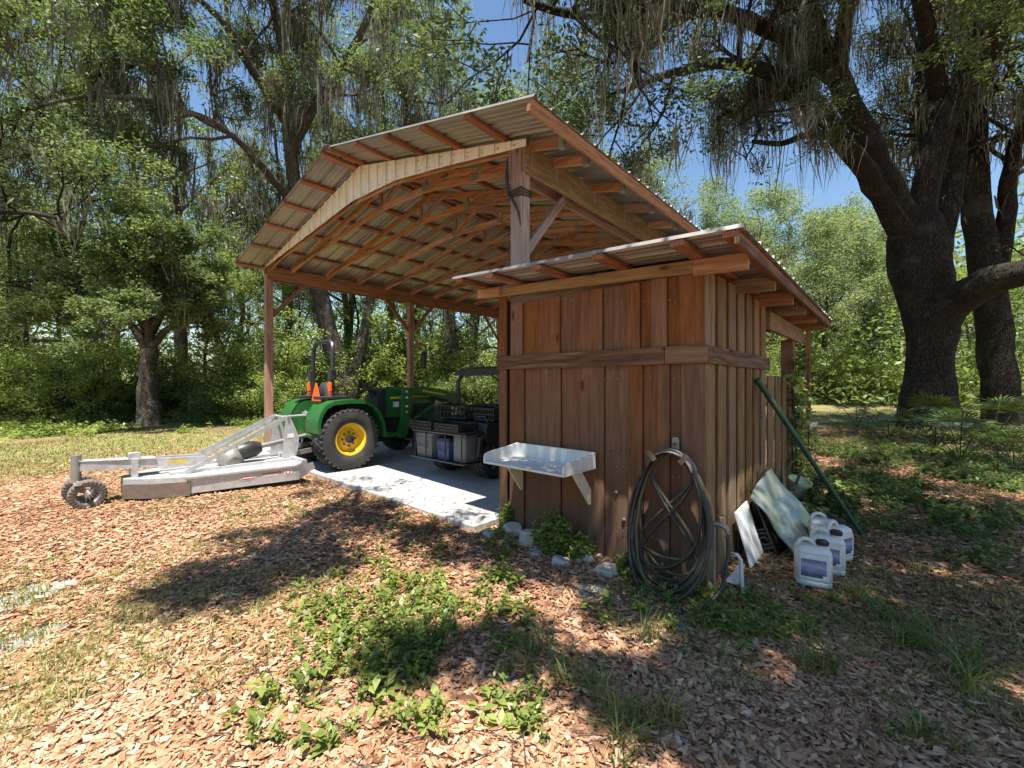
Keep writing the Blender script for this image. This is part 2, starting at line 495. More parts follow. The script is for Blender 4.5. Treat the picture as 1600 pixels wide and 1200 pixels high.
SAND = [(on_z(x, y), r, r) for x, y, r in [(-10, 945, .24), (22, 936, .22), (52, 925, .2), (85, 915, .15), (0, 1003, .17), (30, 994, .16), (60, 985, .14), (82, 978, .1), (935, 930, .16), (915, 922, .10), (958, 938, .10), (1045, 968, .10), (1070, 985, .08)]]
def ground_mat():
    m, nt, b, out = new_mat('woodland_ground')
    g = N(nt, 'ShaderNodeNewGeometry'); P = g.outputs['Position']
    n1 = noise(nt, P, 1.1, 7, .7); n2 = noise(nt, P, 26, 5, .7); n3 = noise(nt, P, .35, 4, .6)
    litter = ramp(nt, n2, [(.28, (.06, .033, .02)), (.5, (.19, .105, .06)), (.72, (.38, .225, .14))])
    soil = ramp(nt, n2, [(.3, (.10, .065, .042)), (.7, (.28, .185, .12))])
    c = mix(nt, maprange(nt, n1, .45, .6), litter, soil)
    grass = ramp(nt, n2, [(.3, (.09, .10, .03)), (.7, (.30, .27, .10))])
    sx = nt.nodes.new('ShaderNodeSeparateXYZ'); L(nt, P, sx.inputs[0])
    far = math_n(nt, 'MAXIMUM', maprange(nt, sx.outputs['X'], -6.5, -11), maprange(nt, sx.outputs['Y'], 12, 19))
    gf = math_n(nt, 'MULTIPLY', far, maprange(nt, n3, .35, .55), True)
    c = mix(nt, gf, c, grass)
    for (p, ru, rv) in SAND:
        mp = nt.nodes.new('ShaderNodeVectorMath'); mp.operation = 'SUBTRACT'
        L(nt, P, mp.inputs[0]); mp.inputs[1].default_value = p
        sc = nt.nodes.new('ShaderNodeVectorMath'); sc.operation = 'MULTIPLY'
        L(nt, mp.outputs[0], sc.inputs[0]); sc.inputs[1].default_value = (1/ru, 1/rv, 0)
        ln = nt.nodes.new('ShaderNodeVectorMath'); ln.operation = 'LENGTH'; L(nt, sc.outputs[0], ln.inputs[0])
        dd = math_n(nt, 'ADD', ln.outputs['Value'], math_n(nt, 'MULTIPLY', math_n(nt, 'SUBTRACT', n2, .5), 2.2))
        sand = ramp(nt, n2, [(.3, (.25, .225, .20)), (.7, (.40, .375, .34))])
        c = mix(nt, maprange(nt, dd, .6, 1.25, .85, 0), c, sand)
    L(nt, c, b.inputs['Base Color']); b.inputs['Roughness'].default_value = .95
    b.inputs['Specular IOR Level'].default_value = .15
    bump(nt, b, n2, .8, .02)
    return m
M['ground'] = ground_mat()
M['bark'] = bark('oak_bark', (.026, .020, .016), (.105, .083, .066), 1.0, (.10, .10, .075))
M['bark_grey'] = bark('grey_oak_bark', (.10, .08, .062), (.26, .215, .175), 1.0, (.36, .33, .28))
M['leaf_oak'] = leafy('oak_leaves', (.08, .12, .042), (.17, .225, .075), (.30, .35, .135), .47)
M['leaf_near'] = leafy('live_oak_leaves', (.07, .105, .046), (.145, .195, .078), (.27, .32, .14), .42, .5, .25)
M['leaf_backlit'] = leafy('backlit_oak_leaves', (.03, .048, .021), (.066, .095, .038), (.13, .165, .07), .36, .5, .25)  # darker copy of the live oak leaves, backlit shade put into the colour
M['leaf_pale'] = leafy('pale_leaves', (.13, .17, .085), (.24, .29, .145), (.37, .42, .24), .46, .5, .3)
M['leaf_shrub'] = leafy('shrub_leaves', (.11, .165, .042), (.25, .32, .085), (.45, .50, .17), .5)
M['leaf_weed'] = leafy('weed_leaves', (.075, .115, .026), (.18, .235, .052), (.33, .37, .10), .42)
M['leaf_palm'] = leafy('palmetto_leaves', (.04, .075, .022), (.09, .14, .04), (.18, .23, .08), .25)
M['moss'] = leafy('spanish_moss', (.11, .10, .08), (.20, .185, .15), (.31, .29, .24), .4, .9, .1)
M['litter'] = leafy('fallen_leaves', (.17, .072, .035), (.46, .225, .115), (.70, .46, .30), .14, .8, .12, [(0, (.09, .048, .028)), (.22, (.22, .113, .062)), (.42, (.41, .212, .116)), (.62, (.52, .305, .19)), (.8, (.63, .44, .305)), (.92, (.46, .35, .25)), (1, (.70, .57, .42))])
M['blade'] = leafy('grass_blades', (.06, .10, .025), (.16, .20, .05), (.42, .38, .15), .35)
M['mop'] = M['moss']
# ------------------------------------------------------------------ ground and slab
def make_ground():
    xs = np.unique(np.concatenate([np.linspace(-16, 8, 97), np.linspace(-400, -16, 18), np.linspace(8, 400, 18)]))
    ys = np.unique(np.concatenate([np.linspace(-3, 20, 93), np.linspace(-400, -3, 18), np.linspace(20, 400, 18)]))
    X, Y = np.meshgrid(xs, ys)
    near = np.clip(1 - (np.maximum(np.abs(X + 4) - 14, 0) + np.maximum(np.abs(Y - 8) - 14, 0)) / 8, 0, 1)
    Z = ground_z(X, Y) * near
    nx, ny = len(xs), len(ys)
    vs = np.stack([X, Y, Z], -1).reshape(-1, 3)
    idx = np.arange(nx * ny).reshape(ny, nx)
    fs = np.stack([idx[:-1, :-1], idx[:-1, 1:], idx[1:, 1:], idx[1:, :-1]], -1).reshape(-1, 4)
    me = bpy.data.meshes.new('ground')
    me.from_pydata(vs.tolist(), [], fs.tolist())
    for p in me.polygons: p.use_smooth = True
    me.materials.append(M['ground'])
    o = bpy.data.objects.new('ground', me)
    link(o); tag(o, kind='structure', label='leaf-strewn sandy woodland ground around the barn')
make_ground()

slab = MB()
joints_v = [2.72, 5.9, 9.1, 12.3, 15.5, 17.9]
joints_u = [-9.9, -6.35, -2.95]
slab.box((-6.42, 10.3, -.06), (6.9, 15.1, .16)).build('concrete_slab', M['slab'])
slab_o = bpy.data.objects['concrete_slab']
tag(slab_o, 'pale concrete floor slab under the open barn', kind='structure')
for i in range(len(joints_v) - 1):
    for j in range(2):
        a0, a1 = joints_u[j] + .006, joints_u[j+1] - .006
        b0, b1 = joints_v[i] + .006, joints_v[i+1] - .006
        MB().rbox(((a0+a1)/2, (b0+b1)/2, 0.0), (a1-a0, b1-b0, .11), .02, 2).build('slab_panel', M['slab'], slab_o)
ZS = .055                                # top of the slab

# ------------------------------------------------------------------ open barn
UL, UR, VF = -9.98, -2.78, 3.20
POSTV = [3.20, 6.80, 10.42, 14.0, 17.4]
barn = thing('pole_barn', (-6.4, 3.2, 0), 'large open-sided timber barn with arched roof trusses and metal roof', 'barn')
VE0, VE1 = 2.60, 17.75
RID = (-5.9, 4.72)                       # underside of the roof sheets at the ridge: (u, z)
EL, ER = (-10.22, 3.925), (-2.12, 3.715)
def roof_z(u):
    if u < RID[0]: return EL[1] + (RID[1] - EL[1]) * (u - EL[0]) / (RID[0] - EL[0])
    return ER[1] + (RID[1] - ER[1]) * (u - ER[0]) / (RID[0] - ER[0])
def soffit(u): return roof_z(u)

def rib_sheet(name, mat, parent, p0, along, across, nrm, length, width, rib=.027, pitch=.2286, minor=.006, th=.0012):
    """ribbed metal sheet; ribs run along 'along'"""
    along, across, nrm = V(along).normalized(), V(across).normalized(), V(nrm).normalized()
    prof = []
    n = max(1, int(round(width / pitch))); pt = width / n
    for k in range(n):
        a = k * pt
        prof += [(a, 0), (a + .016, rib), (a + .040, rib), (a + .056, 0), (a + .10, 0), (a + .107, minor), (a + .125, minor), (a + .132, 0), (a + .165, 0), (a + .172, minor), (a + .19, minor), (a + .197, 0)]
    prof.append((width, 0))
    p0 = V(p0)
    top = [p0 + across * a + nrm * (h + th) for a, h in prof]
    bot = [p0 + across * a + nrm * h for a, h in prof]
    ring = top + bot[::-1]
    m = MB(); m.loft([ring, [q + along * length for q in ring]], False, False)
    nn = len(ring); h = nn // 2
    m.f += [tuple((j, j + 1, nn - 2 - j, nn - 1 - j)) for j in range(h - 1)]
    m.f += [tuple(reversed((nn + j, nn + j + 1, nn + nn - 2 - j, nn + nn - 1 - j))) for j in range(h - 1)]
    return m.build(name, mat, parent)

rngb = random.Random(4)
# posts
for i, v in enumerate(POSTV):
    board('post', (UL, v, 0), (UL, v, roof_z(UL) - .20), .14, .14, M['post'], barn)
    if i == 4: continue
    if i == 0: board('post', (UR, v, 0), (UR, v, 3.80), .14, .14, M['post_grey'], barn)['label'] = 'greying front right post with a black strap'
    else: board('post', (UR, v, 0), (UR, v, roof_z(UR) - .12), .14, .14, M['post'], barn)
rp = V((-2.06, 17.1, 0))
board('post', rp, rp + V((0, 0, 3.42)), .14, .14, M['post'], barn)
board('knee_brace', rp + V((-.02, -.02, 2.75)), rp + V((-.55, -.4, 3.4)), .04, .09, M['post'], barn)
MB().box(rp + V((0, 0, .06)), (.5, .5, .12)).build('post_footing', M['stone'], barn)
MB().prism([rp + V((-.75, -.09, 3.45)), rp + V((.12, -.09, 3.45)), rp + V((.12, -.09, 3.2)), rp + V((-.75, -.09, 3.4))], (0, .02, 0)).build('end_trim', M['fascia'], barn)
# eave beams: doubled planks either side of the posts
for (u, z0, z1) in ((UL, 3.66, 3.94), (UR, 3.515, 3.80)):
    for s in (-1, 1):
        mt = M['darkbeam'] if u == UL else (M['beam'] if s == 1 else M['darkbeam'])
        for (a, b) in ((3.145, 10.40), (10.41, 17.5)):
            board('eave_beam', (u + s * .092, a, (z0+z1)/2), (u + s * .092, b, (z0+z1)/2), .04, z1 - z0, mt, barn)
# knee braces
for (u, zb) in ((UL, 3.66), (UR, 3.515)):
    for i, v in enumerate(POSTV):
        for s in (-1, 1):
            if (i == 0 and s == -1) or (i == 4 and (s == 1 or u == UR)): continue
            board('knee_brace', (u, v + s * .06, zb - .78), (u, v + s * .80, zb + .06), .04, .09, M['darkbeam'] if (u == UL) else M['post_grey'], barn)
# purlins running the length of the roof, stubs showing under the front overhang
PUL = [-10.12, -9.17, -8.29, -7.49, -6.75, -6.02]
PUR = [-5.78, -5.07, -4.34, -3.63, -2.93]
sl_l = math.atan2(RID[1] - EL[1], RID[0] - EL[0]); sl_r = math.atan2(ER[1] - RID[1], ER[0] - RID[0])
for lst, a in ((PUL, sl_l), (PUR, sl_r)):
    nv = V((-math.sin(a), 0, math.cos(a)))
    for u in lst:
        c = V((u, 0, roof_z(u))) - nv * .021
        board('purlin', c + V((0, VE0 + .015, 0)), c + V((0, VE1 - .02, 0)), .088, .04, M['purlin'], barn, up=nv)
nv = V((-math.sin(sl_r), 0, math.cos(sl_r)))
c = V((ER[0] - .04, 0, roof_z(ER[0] - .04))) - nv * .05
board('eave_fascia', c + V((0, VE0 + .01, 0)), c + V((0, VE1 - .02, 0)), .04, .095, M['post'], barn, up=nv)
# trusses
TRV = [3.215, 3.63] + [3.63 + .78 * k for k in range(1, 18)]
hl, hr = V((UL + .0, 0, 0)), V((UR, 0, 0))
BOT = [(-10.0, 3.975), (-8.1, 4.10), (-6.15, 4.262), (-4.95, 4.205), (-3.9, 4.02), (-2.72, 3.79)]
def chordtop(u): return roof_z(u) - .043 - .045
def truss_at(v):
    P = lambda u, z, k=0.0: V((u, v + k, z))
    t = MB()                                   # the two top chords are the truss itself
    t.beam(P(-10.05, chordtop(-10.05)), P(RID[0], chordtop(RID[0])), .04, .088)
    t.beam(P(RID[0], chordtop(RID[0])), P(-2.30, chordtop(-2.30)), .04, .088)
    return t
tm = truss_at(0.0)
arr = np.array(tm.v)
truss_me = bpy.data.meshes.new('truss'); truss_me.from_pydata((arr - np.array((-6.2, 0, 4.3))).tolist(), [], tm.f); truss_me.materials.append(M['pine'])
for ti, v in enumerate(TRV):
    t = bpy.data.objects.new('truss', truss_me)
    link(t, barn, Matrix.Translation((-6.2, v, 4.3)))
    for k in range(len(BOT) - 1):
        a, b = BOT[k], BOT[k+1]
        board('bottom_chord', (a[0], v, a[1]), (b[0], v, b[1]), .04, .088, M['pine'], t)
    for k in range(1, len(BOT) - 1):
        a = BOT[k]
        board('web', (a[0], v + .003, a[1] - .05), (a[0], v + .003, chordtop(a[0])), .036, .07, M['pine'], t, up=(1, 0, 0))
        if k in (1, 2, 3):
            u2 = (BOT[k][0] + (BOT[k-1][0] if k < 2 else BOT[k+1][0])) / 2
            board('web', (a[0], v - .003, a[1]), (u2, v - .003, chordtop(u2)), .034, .07, M['pine'], t)
    for k in (1, 2, 3, 4):
        if v > 9: break
        a = BOT[k]
        MB().box((a[0], v - .0225, a[1] + .01), (.13, .0016, .10)).build('gusset_plate', M['galvdark'], t)
# hurricane straps on the near beam
for v in TRV[:8]:
    MB().box((UR + .1135, v + .035, 3.72), (.002, .03, .24)).build('strap', M['galvdark'], barn)
for v in TRV[:6]:
    MB().box((-2.275, v, roof_z(-2.3) - .10), (.05, .06, .11)).build('strap', M['galvdark'], barn)
# roof sheets, each about 0.91 m of cover, ribs run up the slope
nsh = 16; w = (VE1 - VE0) / nsh
for k in range(nsh):
    v0 = VE0 + k * w
    lenL = math.hypot(RID[0] - EL[0], RID[1] - EL[1]); lenR = math.hypot(ER[0] - RID[0], ER[1] - RID[1])
    rib_sheet('roof_sheet', M['roof'], barn, (EL[0], v0, EL[1] + .0012 * (k % 2)), (RID[0]-EL[0], 0, RID[1]-EL[1]), (0, 1, 0), (-math.sin(sl_l), 0, math.cos(sl_l)), lenL - .01, w + .004)
    rib_sheet('roof_sheet', M['roof'], barn, (RID[0] + .01, v0, RID[1] - .003 + .0012 * (k % 2)), (ER[0]-RID[0], 0, ER[1]-RID[1]), (0, 1, 0), (-math.sin(sl_r), 0, math.cos(sl_r)), lenR - .01, w + .004)
cap = MB()
for (a, s) in ((sl_l, -1), (sl_r, 1)):
    d = V((math.cos(a), 0, math.sin(a))) * s * .16
    p = V((RID[0], VE0 - .02, RID[1] + .035))
    cap.loft([[p, p + d, p + d - V((0, 0, .003)), p - V((0, 0, .003))], [q + V((0, VE1 - VE0 + .04, 0)) for q in (p, p + d, p + d - V((0, 0, .003)), p - V((0, 0, .003)))]])
cap.build('ridge_cap', M['roof'], barn)
# cream ribbed metal along the front gable
def fbot(u):
    for k in range(len(FB) - 1):
        if FB[k][0] <= u <= FB[k+1][0]:
            t = (u - FB[k][0]) / (FB[k+1][0] - FB[k][0]); return FB[k][1] + t * (FB[k+1][1] - FB[k][1])
    return FB[0][1] if u < FB[0][0] else FB[-1][1]
FB = [(-10.05, 3.905), (-8.1, 4.055), (-6.15, 4.214), (-4.95, 4.150), (-3.9, 3.972), (-2.64, 3.735)]
VT = 3.128
us = np.linspace(-10.05, -2.64, 33)
for i in range(32):
    a, b = us[i], us[i+1]
    m = MB()
    y = VT - .0035 * (i % 2)
    def zt(u): return roof_z(u) - .046
    cuts = [a] + [q for q in (RID[0], -8.1, -6.15, -4.95, -3.9) if a + .003 < q < b - .003] + [b]
    cuts.sort()
    poly = [V((u, y, fbot(u))) for u in cuts] + [V((u, y, zt(u))) for u in cuts[::-1]]
    m.prism(poly, (0, -.0012, 0))
    e = a + .02
    m.prism([V((e - .02, y - .0012, fbot(e) )), V((e + .02, y - .0012, fbot(e))), V((e + .02, y - .0012, zt(e) - .012)), V((e - .02, y - .0012, zt(e) - .012))], (0, -.022, 0))
    o = m.build('fascia_panel', M['fascia'], barn)
    for zz in (fbot(e + .06) + .04, zt(e + .06) - .05):
        MB().lathe([(.009, 0), (.009, .004), (.004, .007)], (e + .06, y - .001, zz), (0, -1, 0), 6).build('screw', M['galvdark'], o)
# black strap and drip wire on the front right post
st = MB()
for k, z in enumerate((3.30, 3.325, 3.35)):
    st.tube([(UR - .078, VF - .078, z), (UR + .078, VF - .08, z - .015 + .01*k), (UR + .08, VF + .078, z + .006), (UR - .08, VF + .08, z), (UR - .078, VF - .078, z)], .011, 6)
st.tube([(UR - .1, VF - .09, 3.34), (UR - .02, VF - .1, 3.26), (UR + .05, VF - .09, 3.12), (UR + .075, VF - .08, 2.98)], [.009, .012, .01, .006], 6)
st.tube([(UR - .085, VF - .085, 3.33), (UR - .095, VF - .1, 3.52), (UR - .085, VF - .095, 3.70)], [.012, .02, .006], 6)
tag(st.build('rubber_strap', M['black'], None, auto=50), 'black rubber strap wound round the front right barn post', 'strap')
wr = MB().tube([(UR + .20, VF - .02, 3.86), (UR + .16, VF - .05, 3.74), (UR + .13, VF - .07, 3.58), (UR + .115, VF - .085, 3.42), (UR + .10, VF - .085, 3.36)], .004, 5)
tag(wr.build('loose_wire', M['beam'], None), 'thin tan cord hanging at the front right corner of the barn roof', 'cord')
# black bird feeder on an arm of the middle left post
fd = thing('hanging_feeder', (-9.42, 6.85, 1.85), 'black cylindrical feeder hanging beside the middle barn post', 'feeder')
MB().lathe([(.03, -.02), (.085, 0), (.09, .02), (.072, .03), (.072, .36), (.095, .37), (.10, .40), (.05, .44), (.02, .46)], (-9.42, 6.85, 1.82), n=14).build('feeder_body', M['black'], fd, auto=40)
cg = MB()
for k in range(10):
    t = 2 * math.pi * k / 10
    cg.cyl((-9.42 + .082*math.cos(t), 6.85 + .082*math.sin(t), 1.84), (-9.42 + .082*math.cos(t), 6.85 + .082*math.sin(t), 2.2), .004, n=4)
cg.build('wire_cage', M['blackmetal'], fd)
MB().tube([(-9.42, 6.85, 2.27), (-9.42, 6.85, 2.44)], .004, 5).build('hanger_wire', M['blackmetal'], fd)
board('feeder_arm', (-9.92, 6.85, 2.46), (-9.36, 6.85, 2.46), .04, .07, M['purlin'], barn)

# ------------------------------------------------------------------ lean-to shed
SV, SU0, SU1 = 3.03, -2.895, -.955
shed = thing('lean_to_shed', (-1.9, 3.4, 0), 'reddish brown board-sided lean-to shed with low metal roof', 'shed')
def rz(u): return 2.268 - .0505 * (u + .95)          # top of the rafters
def uu(px, v): return on_v(px, 600, v).x
def vv(px, u): return on_u(px, 600, u).y
WT = 2.19
# front siding, board on board
eu = [800, 817.3, 846.3, 875.5, 907, 941.5, 981, 1000, 1020.5, 1042, 1064, 1099]
el = [799, 819.5, 849, 876.5, 909.5, 944, 984.5, 1004, 1029, 1046, 1067, 1099]
def siding_run(edges, z0, z1, mat, face, top=None):
    n = len(edges) - 1
    for i in range(n):
        a, b = edges[i], edges[i+1]
        proud = .021 if i % 2 == 0 else 0.0
        zb = z0 + rngb.uniform(-.012, .012) if z0 < .2 else z0
        over = .006 if proud else -.006
        w = (b - a) + 2 * over
        m = (a + b) / 2
        if face == 'front':
            board('siding_board', (m, SV + .012 - proud, zb), (m, SV + .012 - proud, z1), .019, w, mat, shed, up=(1, 0, 0), ch=.003)
        else:
            board('siding_board', (SU1 - .012 + proud, m, zb), (SU1 - .012 + proud, m, z1), .019, w, mat, shed, up=(0, 1, 0), ch=.003)
siding_run([uu(x, SV) for x in eu], 1.62, WT, M['siding'], 'front')
siding_run([uu(x, SV) for x in el], 0.01, 1.62 - .002, M['siding'], 'front')
board('corner_board', (SU0 + .048, SV - .008, .02), (SU0 + .048, SV - .008, 1.56), .022, .098, M['siding'], shed, up=(1, 0, 0))
board('corner_board', (SU0 + .048, SV - .008, 1.688), (SU0 + .048, SV - .008, 2.31), .022, .098, M['siding'], shed, up=(1, 0, 0))
ju = uu(1042, SV)
board('belt_rail', (SU0 - .01, SV - .03, 1.622), (ju - .002, SV - .03, 1.622), .022, .128, M['rail'], shed)
board('belt_rail', (ju + .002, SV - .03, 1.622), (SU1 + .034, SV - .03, 1.622), .022, .128, M['rail'], shed)
board('belt_rail', (SU1 + .024, SV - .017, 1.619), (SU1 + .024, 4.965, 1.619), .022, .128, M['rail'], shed)
ev = [3.03 + .138 * k + (.03 if k % 2 else 0) for k in range(14)] + [4.965]
siding_run(ev, 1.62, WT + .02, M['siding_side'], 'side')
siding_run(ev, .01, 1.618, M['siding_side'], 'side')
ef = list(np.linspace(4.985, 6.55, 9))
siding_run(ef, .0, 1.50, M['siding_side'], 'side')
lb = list(np.linspace(SV + .05, 6.6, 20))
for i in range(19):
    board('siding_board', (SU0 + .02, (lb[i] + lb[i+1]) / 2, .02), (SU0 + .02, (lb[i] + lb[i+1]) / 2, 2.25), .019, lb[i+1] - lb[i] - .004, M['siding'], shed, up=(0, 1, 0))
bb = list(np.linspace(SU0 + .05, SU1 - .05, 13))
for i in range(12):
    board('siding_board', ((bb[i] + bb[i+1]) / 2, 4.96, .02), ((bb[i] + bb[i+1]) / 2, 4.96, 2.2), .019, bb[i+1] - bb[i] - .004, M['siding'], shed, up=(1, 0, 0))
# framing behind the top gap, posts
board('top_plate', (SU0 + .1, SV + .06, 2.215), (SU1 - .03, SV + .06, 2.215), .04, .16, M['oldboard'], shed)
board('top_plate', (SU1 - .06, SV + .10, 2.155), (SU1 - .06, 4.95, 2.155), .04, .10, M['oldboard'], shed)
board('shed_post', (SU1 - .07, 5.03, 0), (SU1 - .07, 5.03, 2.2), .09, .09, M['post'], shed)
board('shed_post', (SU1 - .07, 6.66, 0), (SU1 - .07, 6.66, 2.0), .14, .14, M['post'], shed)
board('header_beam', (SU1 + .015, 4.985, 2.075), (SU1 + .015, 7.15, 2.075), .04, .19, M['beam'], shed)
board('fence_rail', (SU1 - .05, 5.05, 1.35), (SU1 - .05, 6.6, 1.35), .04, .09, M['oldboard'], shed)
# rafters with tails over the side wall
for i, v in enumerate((SV - .03, 3.84, 4.65, 5.42, 6.25, 7.18)):
    u0, u1 = -3.09, -.672
    if i == 0:
        j = -1.01
        zc = lambda u: rz(u) - .044
        board('rafter', (u0, v, zc(u0)), (j - .002, v, zc(j)), .04, .088, M['beam'], shed)
        board('rafter', (j, v - .005, zc(j) - .010), (u1, v - .005, zc(u1) - .010), .04, .108, M['pine'], shed)
        board('rafter', (u0 - .04, v - .042, zc(u0) + .0), (-2.83, v - .042, zc(-2.83)), .04, .088, M['pine'], shed)
    else:
        board('rafter', (u0, v, rz(u0) - .044), (u1, v, rz(u1) - .044), .04, .12, M['beam'] if i % 2 else M['pine'], shed)
board('rafter', (-2.2, 5.02, rz(-2.2) - .052), (-.70, 5.02, rz(-.70) - .052), .04, .088, M['oldboard'], shed)
# purlins and roof sheets
pt = math.atan(.0505); nv = V((math.sin(pt), 0, math.cos(pt)))
SE0, SE1 = 2.60, 7.48
for px in (716, 762, 836, 932, 1056, 1140):
    u = uu(px, SE0)
    c = V((u, 0, rz(u) + .001)) + nv * .019
    board('purlin', c + V((0, SE0 + .012, 0)), c + V((0, SE1 - .02, 0)), .088, .037, M['purlin'], shed, up=nv)
u = -.645; c = V((u, 0, rz(u) - .012))
board('eave_fascia', c + V((0, SE0 + .01, 0)), c + V((0, SE1 - .01, 0)), .03, .06, M['rail'], shed, up=nv)
ns = 6; w = (SE1 - SE0) / ns
for k in range(ns):
    rib_sheet('roof_sheet', M['roof'], shed, (-3.13, SE0 + k * w, rz(-3.13) + .041 + .0013 * (k % 2)), (1, 0, -.0505), (0, 1, 0), nv, 2.525, w + .004)
# nail heads, too small to pick apart
nl = MB()
for x in range(802, 1099, 9):
    for y in (470, 552, 590, 700, 800):
        q = on_v(x + rngb.uniform(-2, 2), y + rngb.uniform(-3, 3) + (x - 800) * (.0 if y < 600 else .18), SV - .009)
        if q.z < .1 or abs(q.z - 1.62) < .07 or q.z > 2.17: continue
        nl.lathe([(.0055, 0), (.005, .0025)], q, (0, -1, 0), 6)
nl.build('nail_heads', M['galvdark'], shed)['kind'] = 'stuff'
# bolts on the front wall
for (x, y) in ((952, 702), (967, 704), (963, 769), (975, 812)):
    p = on_v(x, y, SV - .002)
    MB().lathe([(.017, 0), (.017, .006), (.010, .012), (.004, .014)], p, (0, -1, 0), 10).build('bolt_head', M['rusty'], shed)
# ------------------------------------------------------------------ vegetation generators
def rot_basis(rng, n, up_bias):
    """random leaf frames: d along the leaf, s across, w normal"""
    d = rng.normal(size=(n, 3)); d[:, 2] = d[:, 2] * .55 - .15
    d /= np.linalg.norm(d, axis=1)[:, None]
    w = rng.normal(size=(n, 3)); w[:, 2] += up_bias
    s = np.cross(d, w); s /= (np.linalg.norm(s, axis=1)[:, None] + 1e-9)
    w = np.cross(s, d)
    return d, s, w
def leaf_quads(rng, centers, radius, per, size, flat=.7, up=1.0, aspect=.42):
    """folded diamond leaves in clumps round the centres"""
    n = len(centers) * per
    c = np.repeat(np.asarray(centers, float), per, axis=0)
    rr = np.repeat(np.asarray(radius, float) if hasattr(radius, '__len__') else np.full(len(centers), radius), per)
    p = rng.normal(size=(n, 3)); p /= np.linalg.norm(p, axis=1)[:, None]
    p *= (rng.random(n) ** .5)[:, None]; p[:, 2] *= flat
    p = c + p * rr[:, None]
    d, s, w = rot_basis(rng, n, up)
    L_ = size * rng.uniform(.7, 1.35, n)[:, None]
    v0 = p - d * L_ * .5
    v2 = p + d * L_ * .5 - w * L_ * .08
    mid = p + d * L_ * .03
    v1 = mid + s * L_ * aspect * .5 + w * L_ * .07
    v3 = mid - s * L_ * aspect * .5 + w * L_ * .07
    vs = np.stack([v0, v1, v2, v3], 1).reshape(-1, 3)
    clump = np.repeat(rng.normal(.5, .17, len(centers)), per)
    rnd = np.clip(clump + rng.normal(0, .17, n), 0, 1)
    return vs, rnd
def moss_strands(rng, pts, length, per, spread=.19, width=.016):
    """hanging ribbons of moss below each point: three tapering quads a strand"""
    n = len(pts) * per
    p = np.repeat(np.asarray(pts, float), per, axis=0)
    off = rng.normal(size=(n, 3)) * np.array([spread, spread, .05])
    Lc = np.repeat(length * rng.gamma(3.0, 1/3.0, len(pts)), per) * rng.uniform(.25, 1.0, n)
    a = rng.uniform(0, math.pi, n)
    s = np.stack([np.cos(a), np.sin(a), np.zeros(n)], 1)
    wd = width * rng.uniform(.5, 1.6, n)
    q = p + off
    conv = -off * np.array([.5, .5, 0])
    pts4 = []; K = 5
    wan = np.zeros((n, 3))
    sway = rng.normal(size=(n, 3)) * np.array([.03, .03, 0])
    for k in range(K):
        t = k / (K - 1)
        wan = wan + rng.normal(size=(n, 3)) * np.array([.034, .034, 0])
        x = q + conv * t + sway * t * t + wan
        x = x - np.stack([np.zeros(n), np.zeros(n), Lc * t], 1)
        ww = wd * (1.0, 1.15, .9, .6, .1)[k] * rng.uniform(.6, 1.4, n)
        pts4.append((x - s * ww[:, None], x + s * ww[:, None]))
    qs = []
    for k in range(K - 1):
        qs.append(np.stack([pts4[k][0], pts4[k][1], pts4[k+1][1], pts4[k+1][0]], 1))
    vs = np.stack(qs, 1).reshape(-1, 3)
    rnd = np.repeat(np.clip(np.repeat(rng.normal(.5, .16, len(pts)), per) + rng.normal(0, .16, n), 0, 1), K - 1)
    return vs, rnd

